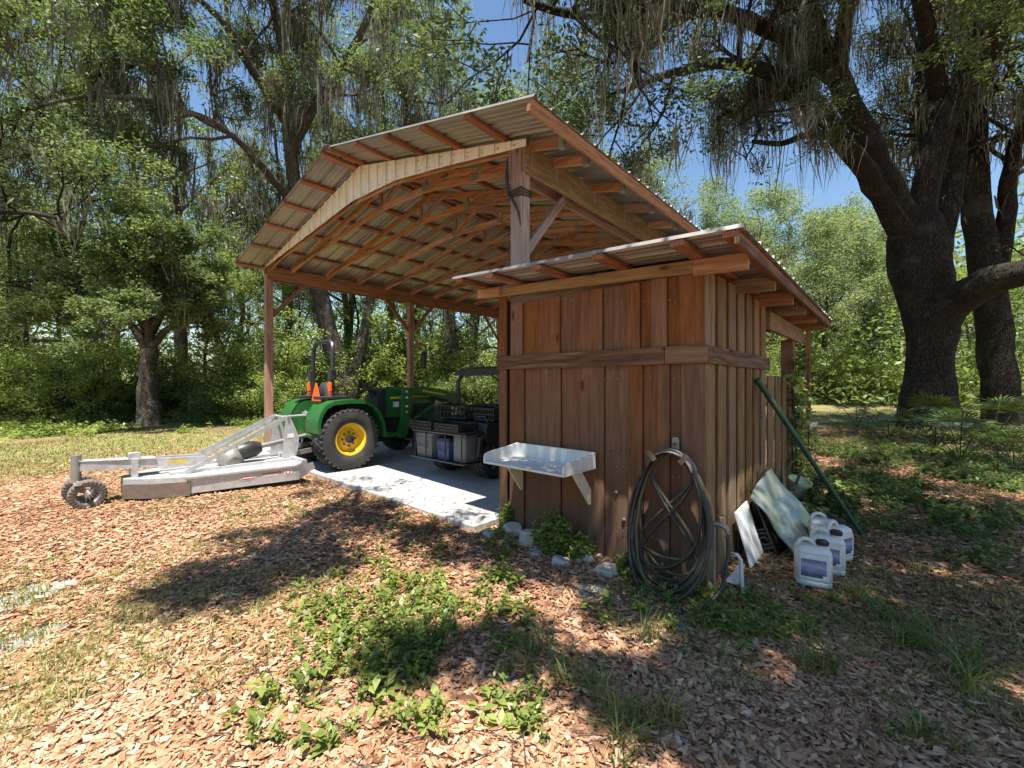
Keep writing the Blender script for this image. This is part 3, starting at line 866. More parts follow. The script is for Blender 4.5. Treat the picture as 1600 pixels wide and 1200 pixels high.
class Tree:
    def __init__(s, seed):
        s.rng = np.random.default_rng(seed)
        s.tubes = []      # (pts, radii, sides)
        s.tips = []; s.hang = []
    def limb(s, pts, rad, sides=9, hang=True, sub=3):
        """smooth a given path and keep it"""
        P = np.array([tuple(p) for p in pts], float); R = np.array(rad, float)
        n = len(P); out = []; ro = []
        for i in range(n - 1):
            p0, p1, p2, p3 = P[max(i-1, 0)], P[i], P[i+1], P[min(i+2, n-1)]
            for k in range(sub):
                t = k / sub
                out.append(.5 * ((2*p1) + (-p0+p2)*t + (2*p0-5*p1+4*p2-p3)*t*t + (-p0+3*p1-3*p2+p3)*t**3))
                ro.append(R[i] + (R[i+1] - R[i]) * t)
        out.append(P[-1]); ro.append(R[-1])
        out = np.array(out); ro = np.array(ro)
        out[1:-1] += s.rng.normal(size=out[1:-1].shape) * np.minimum(ro[1:-1, None], .22) * .11
        s.tubes.append((out, ro, sides))
        if hang: s.hang += [tuple(x) for x in out[1:]]
        return out, ro
    def grow(s, p, d, length, r, level, up=.12, spread=.75, kids=(3, 5), shrink=.62):
        rng = s.rng
        n = 4; pts = [np.array(p, float)]; d = np.array(d, float); d /= np.linalg.norm(d)
        for k in range(n):
            d = d + rng.normal(size=3) * .17 + np.array([0, 0, up * .4]); d /= np.linalg.norm(d)
            pts.append(pts[-1] + d * length / n)
        pts = np.array(pts)
        rad = np.linspace(r, max(r * .5, .006), n + 1)
        s.tubes.append((pts, rad, 6 if r > .05 else 4))
        if r > .012: s.hang += [tuple(x) for x in pts[1:]]
        if level == 0:
            s.tips += [tuple(pts[-1]), tuple(pts[-2]), tuple(pts[-3])]
            return
        for k in range(rng.integers(kids[0], kids[1] + 1)):
            t = rng.uniform(.35, 1.0) * n
            i = min(int(t), n - 1); q = pts[i] + (pts[i+1] - pts[i]) * (t - i)
            side = rng.normal(size=3); side -= d * side.dot(d); side /= np.linalg.norm(side)
            nd = d * (1 - spread * .5) + side * spread + np.array([0, 0, up])
            s.grow(q, nd, length * shrink * rng.uniform(.8, 1.2), max(r * .5, .008), level - 1, up, spread, kids, shrink)
    def sprout(s, path, rad, n, length, level, t0=.3, up=.15, spread=.9, kids=(3, 4)):
        """side branches along a limb"""
        rng = s.rng
        for k in range(n):
            t = rng.uniform(t0, 1.0) * (len(path) - 1)
            i = min(int(t), len(path) - 2)
            q = path[i] + (path[i+1] - path[i]) * (t - i)
            d = path[i+1] - path[i]; d /= np.linalg.norm(d)
            side = rng.normal(size=3); side -= d * side.dot(d); side /= np.linalg.norm(side)
            s.grow(q, d * .5 + side * spread + np.array([0, 0, up]), length * rng.uniform(.7, 1.25), min(rad[i] * .5, .07), level, up, .75, kids)
    def trunk_mesh(s, name, mat, parent, flare=None):
        vs = []; fs = []
        nb = 0
        for (pts, rad, n) in s.tubes:
            m = len(pts)
            d = np.gradient(pts, axis=0); d /= (np.linalg.norm(d, axis=1)[:, None] + 1e-9)
            a = np.array([0., 0, 1]) if abs(d[0, 2]) < .9 else np.array([1., 0, 0])
            x = np.cross(d, a); x /= (np.linalg.norm(x, axis=1)[:, None] + 1e-9)
            for i in range(1, m):
                xx = x[i-1] - d[i] * x[i-1].dot(d[i]); x[i] = xx / (np.linalg.norm(xx) + 1e-9)
            y = np.cross(d, x)
            t = np.linspace(0, 2 * np.pi, n, endpoint=False)
            R = rad[:, None] * np.ones(n)[None, :]
            if rad[0] > .1:
                R = R * (1 + .07 * np.sin(3 * t + pts[0, 0]) + .05 * np.sin(5 * t + 1.0) + s.rng.normal(0, .025, (m, n)))
            ring = pts[:, None, :] + R[..., None] * (np.cos(t)[None, :, None] * x[:, None, :] + np.sin(t)[None, :, None] * y[:, None, :])
            vs.append(ring.reshape(-1, 3))
            idx = np.arange(m * n).reshape(m, n) + nb
            f = np.stack([idx[:-1], np.roll(idx, -1, 1)[:-1], np.roll(idx, -1, 1)[1:], idx[1:]], -1).reshape(-1, 4)
            fs.append(f); nb += m * n
        vs = np.concatenate(vs); fs = np.concatenate(fs)
        o = np.array(WM[parent].translation)
        me = bpy.data.meshes.new(name)
        nv, nf = len(vs), len(fs)
        me.vertices.add(nv); me.loops.add(nf * 4); me.polygons.add(nf)
        me.vertices.foreach_set('co', (vs - o).astype(np.float32).ravel())
        me.loops.foreach_set('vertex_index', fs.astype(np.int32).ravel())
        me.polygons.foreach_set('loop_start', np.arange(0, nf * 4, 4, dtype=np.int32))
        me.polygons.foreach_set('use_smooth', np.ones(nf, dtype=bool))
        me.materials.append(mat); me.update(calc_edges=True)
        ob = bpy.data.objects.new(name, me)
        return link(ob, parent, Matrix.Translation(V(o)))
    def finish(s, root, bark_m, leaf_m, per=60, radius=.45, size=.11, moss=0, moss_len=.8, moss_per=16, crown_name='crown', zmin=0.0, moss_w=.016):
        s.trunk_mesh('trunk', bark_m, root)
        o = tuple(WM[root].translation)
        if s.tips and per:
            vs, rnd = leaf_quads(s.rng, s.tips, s.rng.uniform(.6, 1.3, len(s.tips)) * radius, per, size)
            quads_mesh(crown_name, vs, 4, leaf_m, root, {'rnd': rnd}, o)
        if moss:
            H = np.array(s.hang); H = H[H[:, 2] > 2.6 + zmin]
            H = H[s.rng.choice(len(H), min(moss, len(H)), replace=len(H) < moss)]
            mvs, mr = moss_strands(s.rng, H, moss_len, moss_per, width=moss_w)
            mvs[:, 2] = np.maximum(mvs[:, 2], .3)
            ob = quads_mesh('spanish_moss', mvs, 4, M['moss'], root, {'rnd': mr}, o)
            ob['kind'] = 'stuff'

def px_path(rows, d):
    """(px, py, depth offset) -> points about d metres away; widths in px -> radii"""
    P = []; R = []
    for (x, y, dd, w) in rows:
        P.append(at_depth(x, y, d + dd))
        a = math.atan((x - CPX) / FPX)
        R.append(w * .5 * (d + dd) / FPX * math.cos(a))
    return P, R

# ------------------------------------------------------------------ the big oak on the right
D = 12.6
base = on_z(1452, 671)
D = base.x * -_s + base.y * _c
t = Tree(11)
root = thing('live_oak', base, 'massive dark live oak with forking limbs at the right edge, nearest the shed', 'tree')
def L_(rows, sides=10, hang=True, spr=0, ln=2.2, lev=1, t0=.3):
    P, R = px_path(rows, D)
    p, r = t.limb(P, R, sides, hang)
    if spr: t.sprout(p, r, spr, ln, lev, t0)
    return p, r
L_([(1452, 690, 0, 136), (1450, 660, 0, 108), (1449, 620, 0, 94), (1455, 560, 0, 76), (1453, 500, 0, 92), (1440, 440, 0, 100), (1430, 385, 0, 104), (1428, 345, 0, 84), (1428, 310, 0, 40)], 22, False)
L_([(1428, 385, 0, 56), (1412, 338, -.1, 46), (1386, 286, -.3, 42), (1345, 200, -.6, 40), (1296, 95, -1.0, 38), (1257, 17, -1.6, 35), (1200, -90, -2.4, 30), (1120, -190, -3.2, 20)], 14, True, 9, 2.6, 2, .5)
L_([(1410, 375, -.1, 46), (1388, 325, -.4, 38), (1352, 268, -.9, 36), (1316, 216, -1.2, 34), (1269, 160, -1.7, 28), (1207, 115, -2.3, 24), (1125, 99, -3.0, 17), (1040, 118, -3.6, 13), (978, 140, -4.2, 9)], 12, True, 24, 1.6, 2, .4)
L_([(1316, 216, -1.2, 15), (1262, 211, -1.6, 13), (1222, 224, -1.9, 10), (1176, 221, -2.2, 7)], 8, False)
L_([(1432, 390, 0, 60), (1440, 320, -.2, 50), (1470, 200, -.5, 48), (1520, 105, -1.0, 54), (1570, 38, -1.5, 46), (1670, -10, -2.0, 38), (1800, -60, -2.6, 28)], 14, True, 8, 2.4, 2, .4)
L_([(1448, 420, .1, 60), (1468, 370, .3, 50), (1485, 262, .5, 46), (1500, 160, .5, 40), (1500, 40, .4, 34), (1400, -110, .2, 26)], 12, True, 8, 2.6, 2, .4)
L_([(1434, 340, .1, 44), (1450, 233, .3, 38), (1444, 117, .5, 34), (1452, 30, .8, 28), (1470, -90, 1.0, 20)], 10, True, 6, 2.6, 2, .3)
L_([(1458, 500, -.1, 84), (1492, 470, -.6, 74), (1545, 440, -1.4, 68), (1620, 420, -2.0, 62), (1760, 400, -2.4, 54), (1900, 380, -2.8, 44)], 14, True, 3, 1.6, 1, .5)
L_([(1300, 120, -1.0, 30), (1230, 60, -2.0, 26), (1130, 20, -3.4, 22), (1010, 5, -4.6, 18), (900, 22, -5.6, 14), (820, 0, -6.4, 9)], 10, True, 20, 1.7, 2, .3)
L_([(1470, 150, -.5, 34), (1440, 0, -1.6, 28), (1400, -160, -2.8, 22), (1370, -330, -4, 14)], 9, True, 16, 2.8, 2, .35)  # from here on, limbs above the frame, added to shade the trunk
L_([(1310, 110, -1, 30), (1330, -60, -2.4, 24), (1350, -220, -3.6, 18), (1400, -380, -4.6, 12)], 9, True, 16, 2.8, 2, .35)
L_([(1560, 60, -1.4, 30), (1560, -120, -2.6, 24), (1520, -280, -3.6, 16)], 9, True, 14, 2.8, 2, .35)
t.finish(root, M['bark'], M['leaf_backlit'], 23, .42, .10, 900, .95, 25, zmin=3.2, moss_w=.0085)

# the second oak behind it
base = on_z(1575, 664); D = -base.x * _s + base.y * _c
t = Tree(12)
root = thing('live_oak', base, 'dark forked oak behind the massive one, cut by the right edge', 'tree')
L_([(1572, 680, 0, 90), (1566, 620, 0, 66), (1556, 520, 0, 60), (1545, 430, 0, 58), (1530, 340, 0, 52), (1522, 230, 0, 44), (1535, 110, -.4, 36), (1540, 0, -1, 28), (1530, -120, -1.4, 18)], 14, True, 9, 3.0, 2, .5)
L_([(1552, 440, 0, 40), (1572, 350, -.3, 34), (1578, 280, -.6, 30), (1595, 200, -1, 26), (1625, 90, -1.5, 20), (1650, -40, -2, 12)], 12, True, 9, 2.6, 2, .4)
t.finish(root, M['bark'], M['leaf_backlit'], 28, .5, .10, 260, .9, 20, zmin=3.0)

# two oaks to the right of the viewpoint; the boughs over the foreground give its dappled shade
SH = SUN / SUN.z
def over(px, py, h):
    g = on_z(px, py)
    return np.array([g.x + SH.x * h, g.y + SH.y * h, h])
GAPS = [(1265, 1045, 80, 55), (1330, 935, 90, 24), (1490, 965, 100, 26), (1440, 895, 80, 20), (560, 940, 80, 42), (690, 945, 60, 34), (1410, 738, 40, 12), (1170, 985, 50, 24), (940, 935, 40, 18), (1060, 1000, 40, 22), (1470, 1080, 60, 20)]
def shade_oak(seed, loc, chains, label):
    """chains of (px, py, rx, ry, height, clumps): each limb runs from bough to bough over the ground they shade"""
    global t
    t = Tree(seed); rng = t.rng
    root = thing('live_oak', loc, label, 'tree')
    x, y, _ = loc
    t.limb([(x, y, -.1), (x, y, 1), (x - .1, y + .1, 2.6), (x, y, 4.4)], [.75, .55, .5, .4], 16, False)
    top = np.array([x, y, 4.0])
    for ch in chains:
        cs = [over(b[0], b[1], b[4]) for b in ch]
        P = [top, top * .6 + cs[0] * .4 + np.array([0, 0, .6])] + cs
        R = list(np.linspace(.13, .015, len(P)))
        p, r = t.limb(P, R, 7, True, 5)
        for i, (px, py, rx, ry, h, n) in enumerate(ch):
            for k in range(n):
                a = rng.uniform(0, 2 * math.pi); q = rng.random() ** .5
                e = over(px + rx * q * math.cos(a), py + ry * q * math.sin(a), h + rng.uniform(-.5, .5))
                gp = (px + rx * q * math.cos(a), py + ry * q * math.sin(a))
                if any(((gp[0] - hx) / hw) ** 2 + ((gp[1] - hy) / hh) ** 2 < 1 for hx, hy, hw, hh in GAPS): continue
                t.tips.append(tuple(e))
                if k % 3 == 0:
                    j = p[np.argmin(np.linalg.norm(p - e, axis=1))]
                    m = (j + e) / 2 + rng.normal(0, .1, 3)
                    t.tubes.append((np.array([j, m, e]), np.array([.012, .009, .005]), 4))
    return root
r5 = shade_oak(21, (6.4, -3.4, 0), [
    [(1330, 1080, 110, 60, 6.8, 34), (1130, 1000, 110, 50, 6.4, 34), (990, 930, 100, 45, 6.2, 26), (850, 880, 100, 38, 6.2, 26), (720, 842, 90, 36, 6.4, 24), (838, 846, 75, 24, 6.4, 20), (570, 815, 85, 30, 6.5, 38), (560, 765, 130, 13, 6.5, 9), (450, 862, 110, 40, 6.4, 52), (330, 920, 80, 38, 6.4, 26)],
    [(1480, 1130, 130, 70, 6.8, 50), (1270, 1160, 140, 50, 6.6, 46), (1080, 1110, 110, 60, 6.4, 30), (940, 1080, 70, 35, 6.2, 12), (800, 1010, 90, 28, 6.2, 16), (650, 1030, 60, 20, 6.2, 7)]],
    'live oak just outside the frame whose boughs hang over the foreground')
t.finish(r5, M['bark'], M['leaf_near'], 66, .27, .085, 60, .6, 12, zmin=3)
r6 = shade_oak(22, (7.6, 8.6, 0), [
    [(1560, 720, 150, 30, 8.4, 70), (1450, 740, 150, 40, 8.2, 90), (1330, 730, 110, 34, 8.2, 70), (1230, 790, 70, 50, 7.8, 40), (1150, 770, 60, 60, 7.4, 30)],
    [(1540, 840, 130, 60, 7.8, 80), (1400, 830, 120, 55, 7.6, 70), (1290, 870, 90, 55, 7.4, 44), (1200, 930, 80, 50, 7.0, 26)],
    [(1560, 960, 120, 80, 7.4, 70), (1430, 960, 110, 70, 7.2, 56), (1320, 970, 90, 50, 7.0, 34)],
    [(1500, 690, 160, 20, 9.0, 80), (1380, 690, 110, 18, 9.0, 60)]],
    'live oak just outside the frame shading the ground right of the shed')
t.finish(r6, M['bark'], M['leaf_near'], 66, .38, .10, 90, .8, 14, zmin=3)

# ------------------------------------------------------------------ left oak with the bushy crown, and the arching oak behind it
base = on_z(233, 664); D = -base.x * _s + base.y * _c
t = Tree(13)
root = thing('oak_tree', base, 'short thick-trunked oak with a bushy rounded crown left of the mower', 'tree')
L_([(236, 676, 0, 62), (233, 655, 0, 44), (231, 620, 0, 37), (231, 580, 0, 33), (234, 545, 0, 32)], 14, False)
for rows in ([(232, 555, 0, 20), (215, 520, -.3, 15), (185, 490, -.6, 10), (140, 470, -.8, 6)], [(234, 550, 0, 18), (255, 520, -.2, 13), (290, 495, -.4, 9), (330, 480, -.5, 5)],
             [(234, 550, 0, 24), (232, 500, .1, 20), (240, 450, 0, 14), (235, 405, 0, 7)], [(233, 530, 0, 15), (205, 470, .5, 11), (180, 430, .8, 6)], [(236, 520, 0, 15), (270, 455, -.9, 11), (290, 420, -1.3, 6)],
             [(234, 535, -.1, 15), (230, 500, -1.0, 11), (225, 470, -1.8, 6)]):
    L_(rows, 8, True, 7, 1.15, 2, .35)
t.finish(root, M['bark_grey'], M['leaf_near'], 60, .33, .10, 40, .6, 12)

base = on_z(506, 648); D = -base.x * _s + base.y * _c
t = Tree(14)
root = thing('arching_oak', base, 'tall moss-draped oak behind the barn with a long bough arching left', 'tree')
L_([(545, 655, 0, 40), (535, 610, 0, 32), (520, 540, 0, 29), (503, 470, 0, 27), (488, 400, 0, 27), (470, 330, -.3, 25), (458, 270, -.6, 21), (452, 200, -.8, 18), (448, 110, -1, 15), (430, 20, -1.2, 15), (410, -80, -1.4, 9)], 12, True, 12, 3.0, 2, .55)
L_([(470, 330, -.3, 18), (425, 278, -2, 14), (385, 232, -3.2, 12), (335, 192, -4.2, 11), (270, 168, -5, 10), (215, 155, -5.6, 9), (140, 150, -6.2, 9), (60, 165, -6.8, 6)], 9, True, 15, 2.2, 2, .25)
L_([(452, 200, -.8, 17), (395, 110, -2.2, 15), (345, 30, -3.4, 12), (270, -30, -4.4, 8), (180, -60, -5.4, 6)], 8, True, 12, 2.6, 2, .25)
L_([(455, 240, -.8, 16), (500, 150, -1.4, 13), (560, 60, -2, 11), (600, -40, -2.6, 8)], 8, True, 10, 2.5, 2, .3)
L_([(548, 630, 0, 20), (562, 560, .3, 18), (572, 500, .6, 15), (590, 420, 1, 13), (612, 330, 1.3, 11), (630, 200, 1.4, 9), (640, 60, 1.4, 6)], 9, True, 10, 2.4, 2, .5)
t.finish(root, M['bark_grey'], M['leaf_near'], 34, .52, .12, 850, 1.1, 16, moss_w=.016)

# left foreground oak: its crown fills the upper left corner
t = Tree(15)
b15 = at_depth(-330, 640, 12.5); b15.z = 0
root = thing('live_oak', b15, 'spreading live oak at the far left whose crown fills the upper left corner', 'tree')
D = 12.5
L_([(-330, 665, 0, 110), (-325, 560, 0, 80), (-300, 420, 0, 74), (-260, 300, 0, 60)], 14, False)
for rows in ([(-290, 400, 0, 40), (-160, 300, .6, 30), (-40, 215, 1.2, 22), (90, 150, 1.8, 15), (220, 95, 2.2, 9)],
             [(-270, 330, 0, 38), (-170, 170, 0, 28), (-60, 60, 0, 22), (60, 0, 0, 15), (170, -40, 0, 9)],
             [(-290, 420, 0, 34), (-180, 390, -.5, 26), (-80, 345, -1, 20), (20, 330, -1.2, 13), (110, 345, -1.3, 8)],
             [(-290, 450, 0, 30), (-150, 450, 1, 22), (-20, 440, 1.5, 16), (80, 455, 2, 11), (130, 480, 2.3, 7)],
             [(-280, 350, 0, 32), (-190, 240, 1.5, 24), (-70, 120, 2.5, 18), (40, 60, 3.2, 12), (150, 20, 4, 8)],
             [(-250, 290, 0, 30), (-200, 100, 1, 22), (-150, -60, 2, 14)]):
    L_(rows, 8, True, 11, 1.9, 2, .3)
t.finish(root, M['bark'], M['leaf_near'], 22, .46, .12, 330, .85, 18, zmin=.5, moss_w=.013)

# ------------------------------------------------------------------ trees of the wood: a few kinds, each copied to its own place
def kind_tree(seed, name, h, r, leaf, bark_m, per, rad, size, moss, lean=.05, fork=.35, w=.22, moss_len=1.0, crown_lo=.35):
    """a tree at the origin, h metres tall"""
    global t
    t = Tree(seed); rng = t.rng
    root = thing(name, (0, 0, 0), 'x', 'tree')
    nst = 1 if fork < .3 else 2
    for k in range(nst):
        a = rng.uniform(0, 6.28); ln = lean * (1 if nst == 1 else 3)
        dx, dy = ln * math.cos(a + k * 3), ln * math.sin(a + k * 3)
        zs = np.linspace(-.1, h * .92, 8)
        P = [(dx * z * (z / h) + rng.normal(0, .08) * (i > 0), dy * z * (z / h) + rng.normal(0, .08) * (i > 0), z) for i, z in enumerate(zs)]
        R = [w * 1.35 if i == 0 else w * (1 - .85 * z / h) for i, z in enumerate(zs)]
        p, rr = t.limb(P, R, 9, True)
        nb = int(17 / nst)
        for j in range(nb):
            f = crown_lo + (1 - crown_lo) * (j + rng.random()) / nb
            i = min(int(f * (len(p) - 1)), len(p) - 2)
            b = rng.uniform(0, 6.28)
            ll = r * (1.15 - .75 * abs(f - .55)) * rng.uniform(.7, 1.15)
            t.grow(p[i], (math.cos(b), math.sin(b), .25 + .5 * f), ll, max(rr[i] * .5, .03), 2, .1, .7, (3, 4))
    t.finish(root, bark_m, leaf, per, rad, size, moss, moss_len, 15, moss_w=.018)
    return root
KT = {
 'A': kind_tree(31, 'wood_tree', 19, 3.6, M['leaf_oak'], M['bark_grey'], 16, .62, .16, 220, .03, .5, .24, 1.2),
 'B': kind_tree(32, 'wood_tree', 16, 3.2, M['leaf_oak'], M['bark_grey'], 18, .60, .15, 130, .05, .2, .20, 1.1, .25),
 'C': kind_tree(33, 'wood_tree', 11, 2.8, M['leaf_shrub'], M['bark'], 26, .58, .15, 40, .04, .2, .13, .7, .12),
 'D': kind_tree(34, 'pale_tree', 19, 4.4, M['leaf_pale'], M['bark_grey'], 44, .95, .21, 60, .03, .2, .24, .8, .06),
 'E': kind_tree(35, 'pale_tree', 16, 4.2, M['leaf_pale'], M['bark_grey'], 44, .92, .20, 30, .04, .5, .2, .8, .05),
}
used = set()
rngt = random.Random(8)
def put_tree(k, px, d, sc, label, group):
    p = at_depth(px, 599, d); p.z = -.02
    W = Matrix.Translation(p) @ Matrix.Rotation(rngt.uniform(0, 6.28), 4, 'Z') @ Matrix.Diagonal((sc, sc, sc * rngt.uniform(.94, 1.08), 1))
    if k in used: o = copy_tree(KT[k], W)
    else:
        o = KT[k]; o.matrix_basis = W; WM[o] = W; used.add(k)
    tag(o, label, 'tree', group)
    return o
GL, GB, GR, GF = 'trees of the wood on the left', 'trees of the wood behind the barn', 'pale trees beyond the lawn', 'trees far right behind the oaks'
for k, px, d, sc, lb in [('C', 40, 19, .8, 'low leafy tree at the far left edge of the wood'), ('B', 118, 22, 1.0, 'slender mossy tree left of the bushy oak'), ('C', -60, 18, .8, 'low leafy tree cut by the left edge of the picture'),
    ('A', 285, 21, .95, 'tall forked mossy tree rising behind the bushy oak'), ('C', 322, 18.5, .62, 'small young tree right of the bushy oak'), ('B', 378, 24, .85, 'slender tree just left of the front left barn post'),
    ('C', 90, 26, 1.1, 'leafy tree deep in the wood at the far left'), ('C', 240, 24, .8, 'leafy young tree hidden behind the bushy oak trunk'), ('B', -160, 20, 1.0, 'mossy tree outside the left edge of the picture'), ('A', 180, 27, 1.0, 'tall mossy tree deep in the wood above the bushy oak')]:
    put_tree(k, px, d, sc, lb, GL)
for k, px, d, sc, lb in [('A', 450, 23, .9, 'tall forked mossy tree above the left eave of the barn'), ('A', 545, 27, 1.05, 'tall mossy tree above the ridge of the barn roof'), ('C', 470, 21, .7, 'small leafy tree behind the tractor, right of the left barn post'), ('A', 610, 23, 1.0, 'tall forked mossy tree left of the middle barn post'), ('C', 560, 26, .9, 'leafy tree behind the tractor hood'),
    ('B', 655, 26, 1.1, 'slender tree behind the hanging feeder'), ('A', 705, 22, 1.05, 'tall forked grey tree behind the cart canopy'), ('B', 745, 23, 1.0, 'grey-trunked tree between the cart and the shed'), ('B', 778, 26, 1.05, 'grey-trunked tree just left of the shed corner'),
    ('A', 870, 26, .98, 'mossy tree rising above the front peak of the barn roof'), ('C', 690, 28, .9, 'leafy tree deep in the wood behind the cart'), ('A', 930, 24, .9, 'forked mossy tree above the right slope of the barn roof'), ('B', 990, 27, .95, 'slender tree above the back of the barn roof')]:
    put_tree(k, px, d, sc, lb, GB)
PALE = ['pale sunlit tree above the far end of the barn roof', 'tall pale tree just right of the barn roof', 'pale tree above the middle of the shed roof', 'tall pale tree above the outer end of the shed roof', 'pale tree right of the shed eave', 'tall pale tree left of the massive oak', 'pale tree directly behind the massive oak trunk']
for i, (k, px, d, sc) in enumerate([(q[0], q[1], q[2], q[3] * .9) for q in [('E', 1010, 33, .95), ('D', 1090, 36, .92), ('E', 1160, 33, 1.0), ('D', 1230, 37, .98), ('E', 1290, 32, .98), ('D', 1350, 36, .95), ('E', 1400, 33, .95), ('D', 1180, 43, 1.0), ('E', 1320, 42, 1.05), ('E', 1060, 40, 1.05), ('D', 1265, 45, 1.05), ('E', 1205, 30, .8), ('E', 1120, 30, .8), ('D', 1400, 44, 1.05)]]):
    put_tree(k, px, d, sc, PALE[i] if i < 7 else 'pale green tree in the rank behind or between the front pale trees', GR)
for k, px, d, sc, lb in [('C', 1510, 33, 1.0, 'green tree seen between the two dark oaks'), ('E', 1480, 40, .7, 'pale low tree far behind the massive oak'), ('C', 1585, 30, 1.0, 'green tree at the right edge behind the second oak'), ('E', 1680, 33, .8, 'pale tree outside the right edge of the picture'), ('C', 1560, 40, 1.2, 'taller green tree far behind the second oak'), ('B', 1800, 28, .9, 'mossy tree well outside the right edge')]:
    put_tree(k, px, d, sc, lb, GF)

# ------------------------------------------------------------------ shrubs of the edge
def kind_shrub(seed, name, h, r, leaf, n, per, size):
    global t
    t = Tree(seed); rng = t.rng
    root = thing(name, (0, 0, 0), 'x', 'shrub')
    for k in range(n):
        a = rng.uniform(0, 6.28); q = rng.uniform(.1, 1)
        t.grow((.15*math.cos(a), .15*math.sin(a), 0), (q*math.cos(a)*r/h*1.4, q*math.sin(a)*r/h*1.4, 1), h * rng.uniform(.45, .85), .022, 1, .1, .7, (3, 5), .5)
    lo = [tuple(x) for x in t.rng.normal(size=(60, 3)) * np.array([r*.45, r*.45, .12]) + np.array([0, 0, .25])]
    t.tips += lo
    t.trunk_mesh('stems', M['bark'], root)
    vs, rnd = leaf_quads(t.rng, t.tips, .34, per, size)
    vs[:, 2] = np.maximum(vs[:, 2], .02)
    quads_mesh('foliage', vs, 4, leaf, root, {'rnd': rnd})
    return root
KS = [kind_shrub(41, 'edge_shrub', 3.0, 1.5, M['leaf_shrub'], 16, 26, .11), kind_shrub(42, 'edge_shrub', 2.2, 1.6, M['leaf_oak'], 15, 26, .10), kind_shrub(43, 'edge_shrub', 3.8, 1.6, M['leaf_shrub'], 16, 26, .12)]
usedS = set()
def put_shrub(i, px, d, sc, label, group):
    p = at_depth(px, 599, d); p.z = -.02
    W = Matrix.Translation(p) @ Matrix.Rotation(rngt.uniform(0, 6.28), 4, 'Z') @ Matrix.Diagonal((sc, sc, sc * rngt.uniform(.8, 1.15), 1))
    if i in usedS: o = copy_tree(KS[i], W)
    else:
        o = KS[i]; o.matrix_basis = W; WM[o] = W; usedS.add(i)
    tag(o, label, 'shrub', group)
for k in range(26):
    px = -120 + k * 22 + rngt.uniform(-8, 8)
    put_shrub(rngt.randrange(3), px, rngt.uniform(14.6, 16.6) + (1.7 if 170 < px < 300 else 0), rngt.uniform(.65, 1.05), 'leafy green shrub along the edge of the wood on the left', 'shrubs along the left edge of the wood')
for k in range(20):
    put_shrub(rngt.randrange(3), 430 + k * 20 + rngt.uniform(-8, 8), rngt.uniform(19.5, 24), rngt.uniform(.85, 1.25), 'leafy shrub in the undergrowth seen under the barn roof', 'shrubs behind the barn')
for k in range(15):
    put_shrub(rngt.randrange(3), 1180 + k * 30 + rngt.uniform(-10, 10), rngt.uniform(26, 30), rngt.uniform(.85, 1.2), 'leafy shrub at the far side of the lawn behind the shed', 'shrubs beyond the lawn')

# distant wood closing every gap: one mass
rng = np.random.default_rng(77)
n = 58000
ang = rng.uniform(-2.4, 1.9, n); dist = rng.uniform(33, 50, n)
cen = np.stack([-np.sin(-ang + HEAD) * dist, np.cos(-ang + HEAD) * dist, rng.random(n) ** 1.6 * (11 + 3 * np.sin(ang * 7) + 2 * np.sin(ang * 17))], 1)
vs, rnd = leaf_quads(rng, cen, .75, 2, .42)
tag(quads_mesh('distant_wood', vs, 4, M['leaf_oak'], None, {'rnd': rnd}), 'far wood closing the gaps between the trees', kind='stuff')
# ------------------------------------------------------------------ tractor
UC = -7.08
tr = thing('compact_tractor', (UC, 3.2, ZS), 'green compact tractor with yellow wheels and front loader under the barn', 'tractor')
def tractor_wheel(u, v, r, wd, rim, side, lugs, name='wheel'):
    c = (u, v, ZS + r)
    h = wd / 2
    prof = [(rim, -h*.82), (rim + .03, -h*.95), ((rim+r)/2, -h*1.02), (r*.94, -h*.93), (r*.985, -h*.62), (r*.99, 0), (r*.985, h*.62), (r*.94, h*.93), ((rim+r)/2, h*1.02), (rim + .03, h*.95), (rim, h*.82)]
    w = MB().lathe(prof, c, (1, 0, 0), 40, False).build(name, M['rubber'], tr, auto=35)
    td = MB()
    for k in range(lugs):
        for row in range(4):
            a = 2 * math.pi * (k + .5 * (row % 2)) / lugs
            x = (-.72 + .48 * row) * h
            rt = Matrix.Rotation(a, 3, 'X') @ Matrix.Rotation(math.radians(28 if row < 2 else -28), 3, 'Z')
            rad = r * (.985 if row in (1, 2) else .965)
            td.box(V(c) + Matrix.Rotation(a, 3, 'X') @ V((x, 0, rad)), (h * .52, r * .085, .022), rt)
    td.build('tread', M['rubber'], w)
    s = side
    rp = [(rim + .012, h*.80*s), (rim + .02, h*.93*s), (rim - .005, h*.90*s), (rim - .015, h*.55*s), (rim*.80, h*.30*s), (rim*.72, h*.30*s), (rim*.62, h*.44*s), (rim*.30, h*.48*s), (rim*.29, h*.62*s), (.01, h*.64*s)]
    MB().lathe(rp, c, (1, 0, 0), 32, False).build('rim', M['yellow'], w, auto=30)
    MB().lathe([(rim*.27, h*.60*s), (rim*.26, h*.84*s), (.02, h*.90*s)], c, (1, 0, 0), 16).build('hub', M['black'], w, auto=40)
    for k in range(8):
        a = 2*math.pi*k/8
        MB().lathe([(.014, 0), (.014, .025*s)], (u + h*.46*s, v + rim*.46*math.cos(a), ZS + r + rim*.46*math.sin(a)), (1, 0, 0), 6).build('lug_nut', M['black'], w)
for s in (1, -1):
    tractor_wheel(UC + s * .60, 3.2, .485, .38, .235, s, 34)
    tractor_wheel(UC + s * .54, 4.86, .315, .26, .15, s, 26)
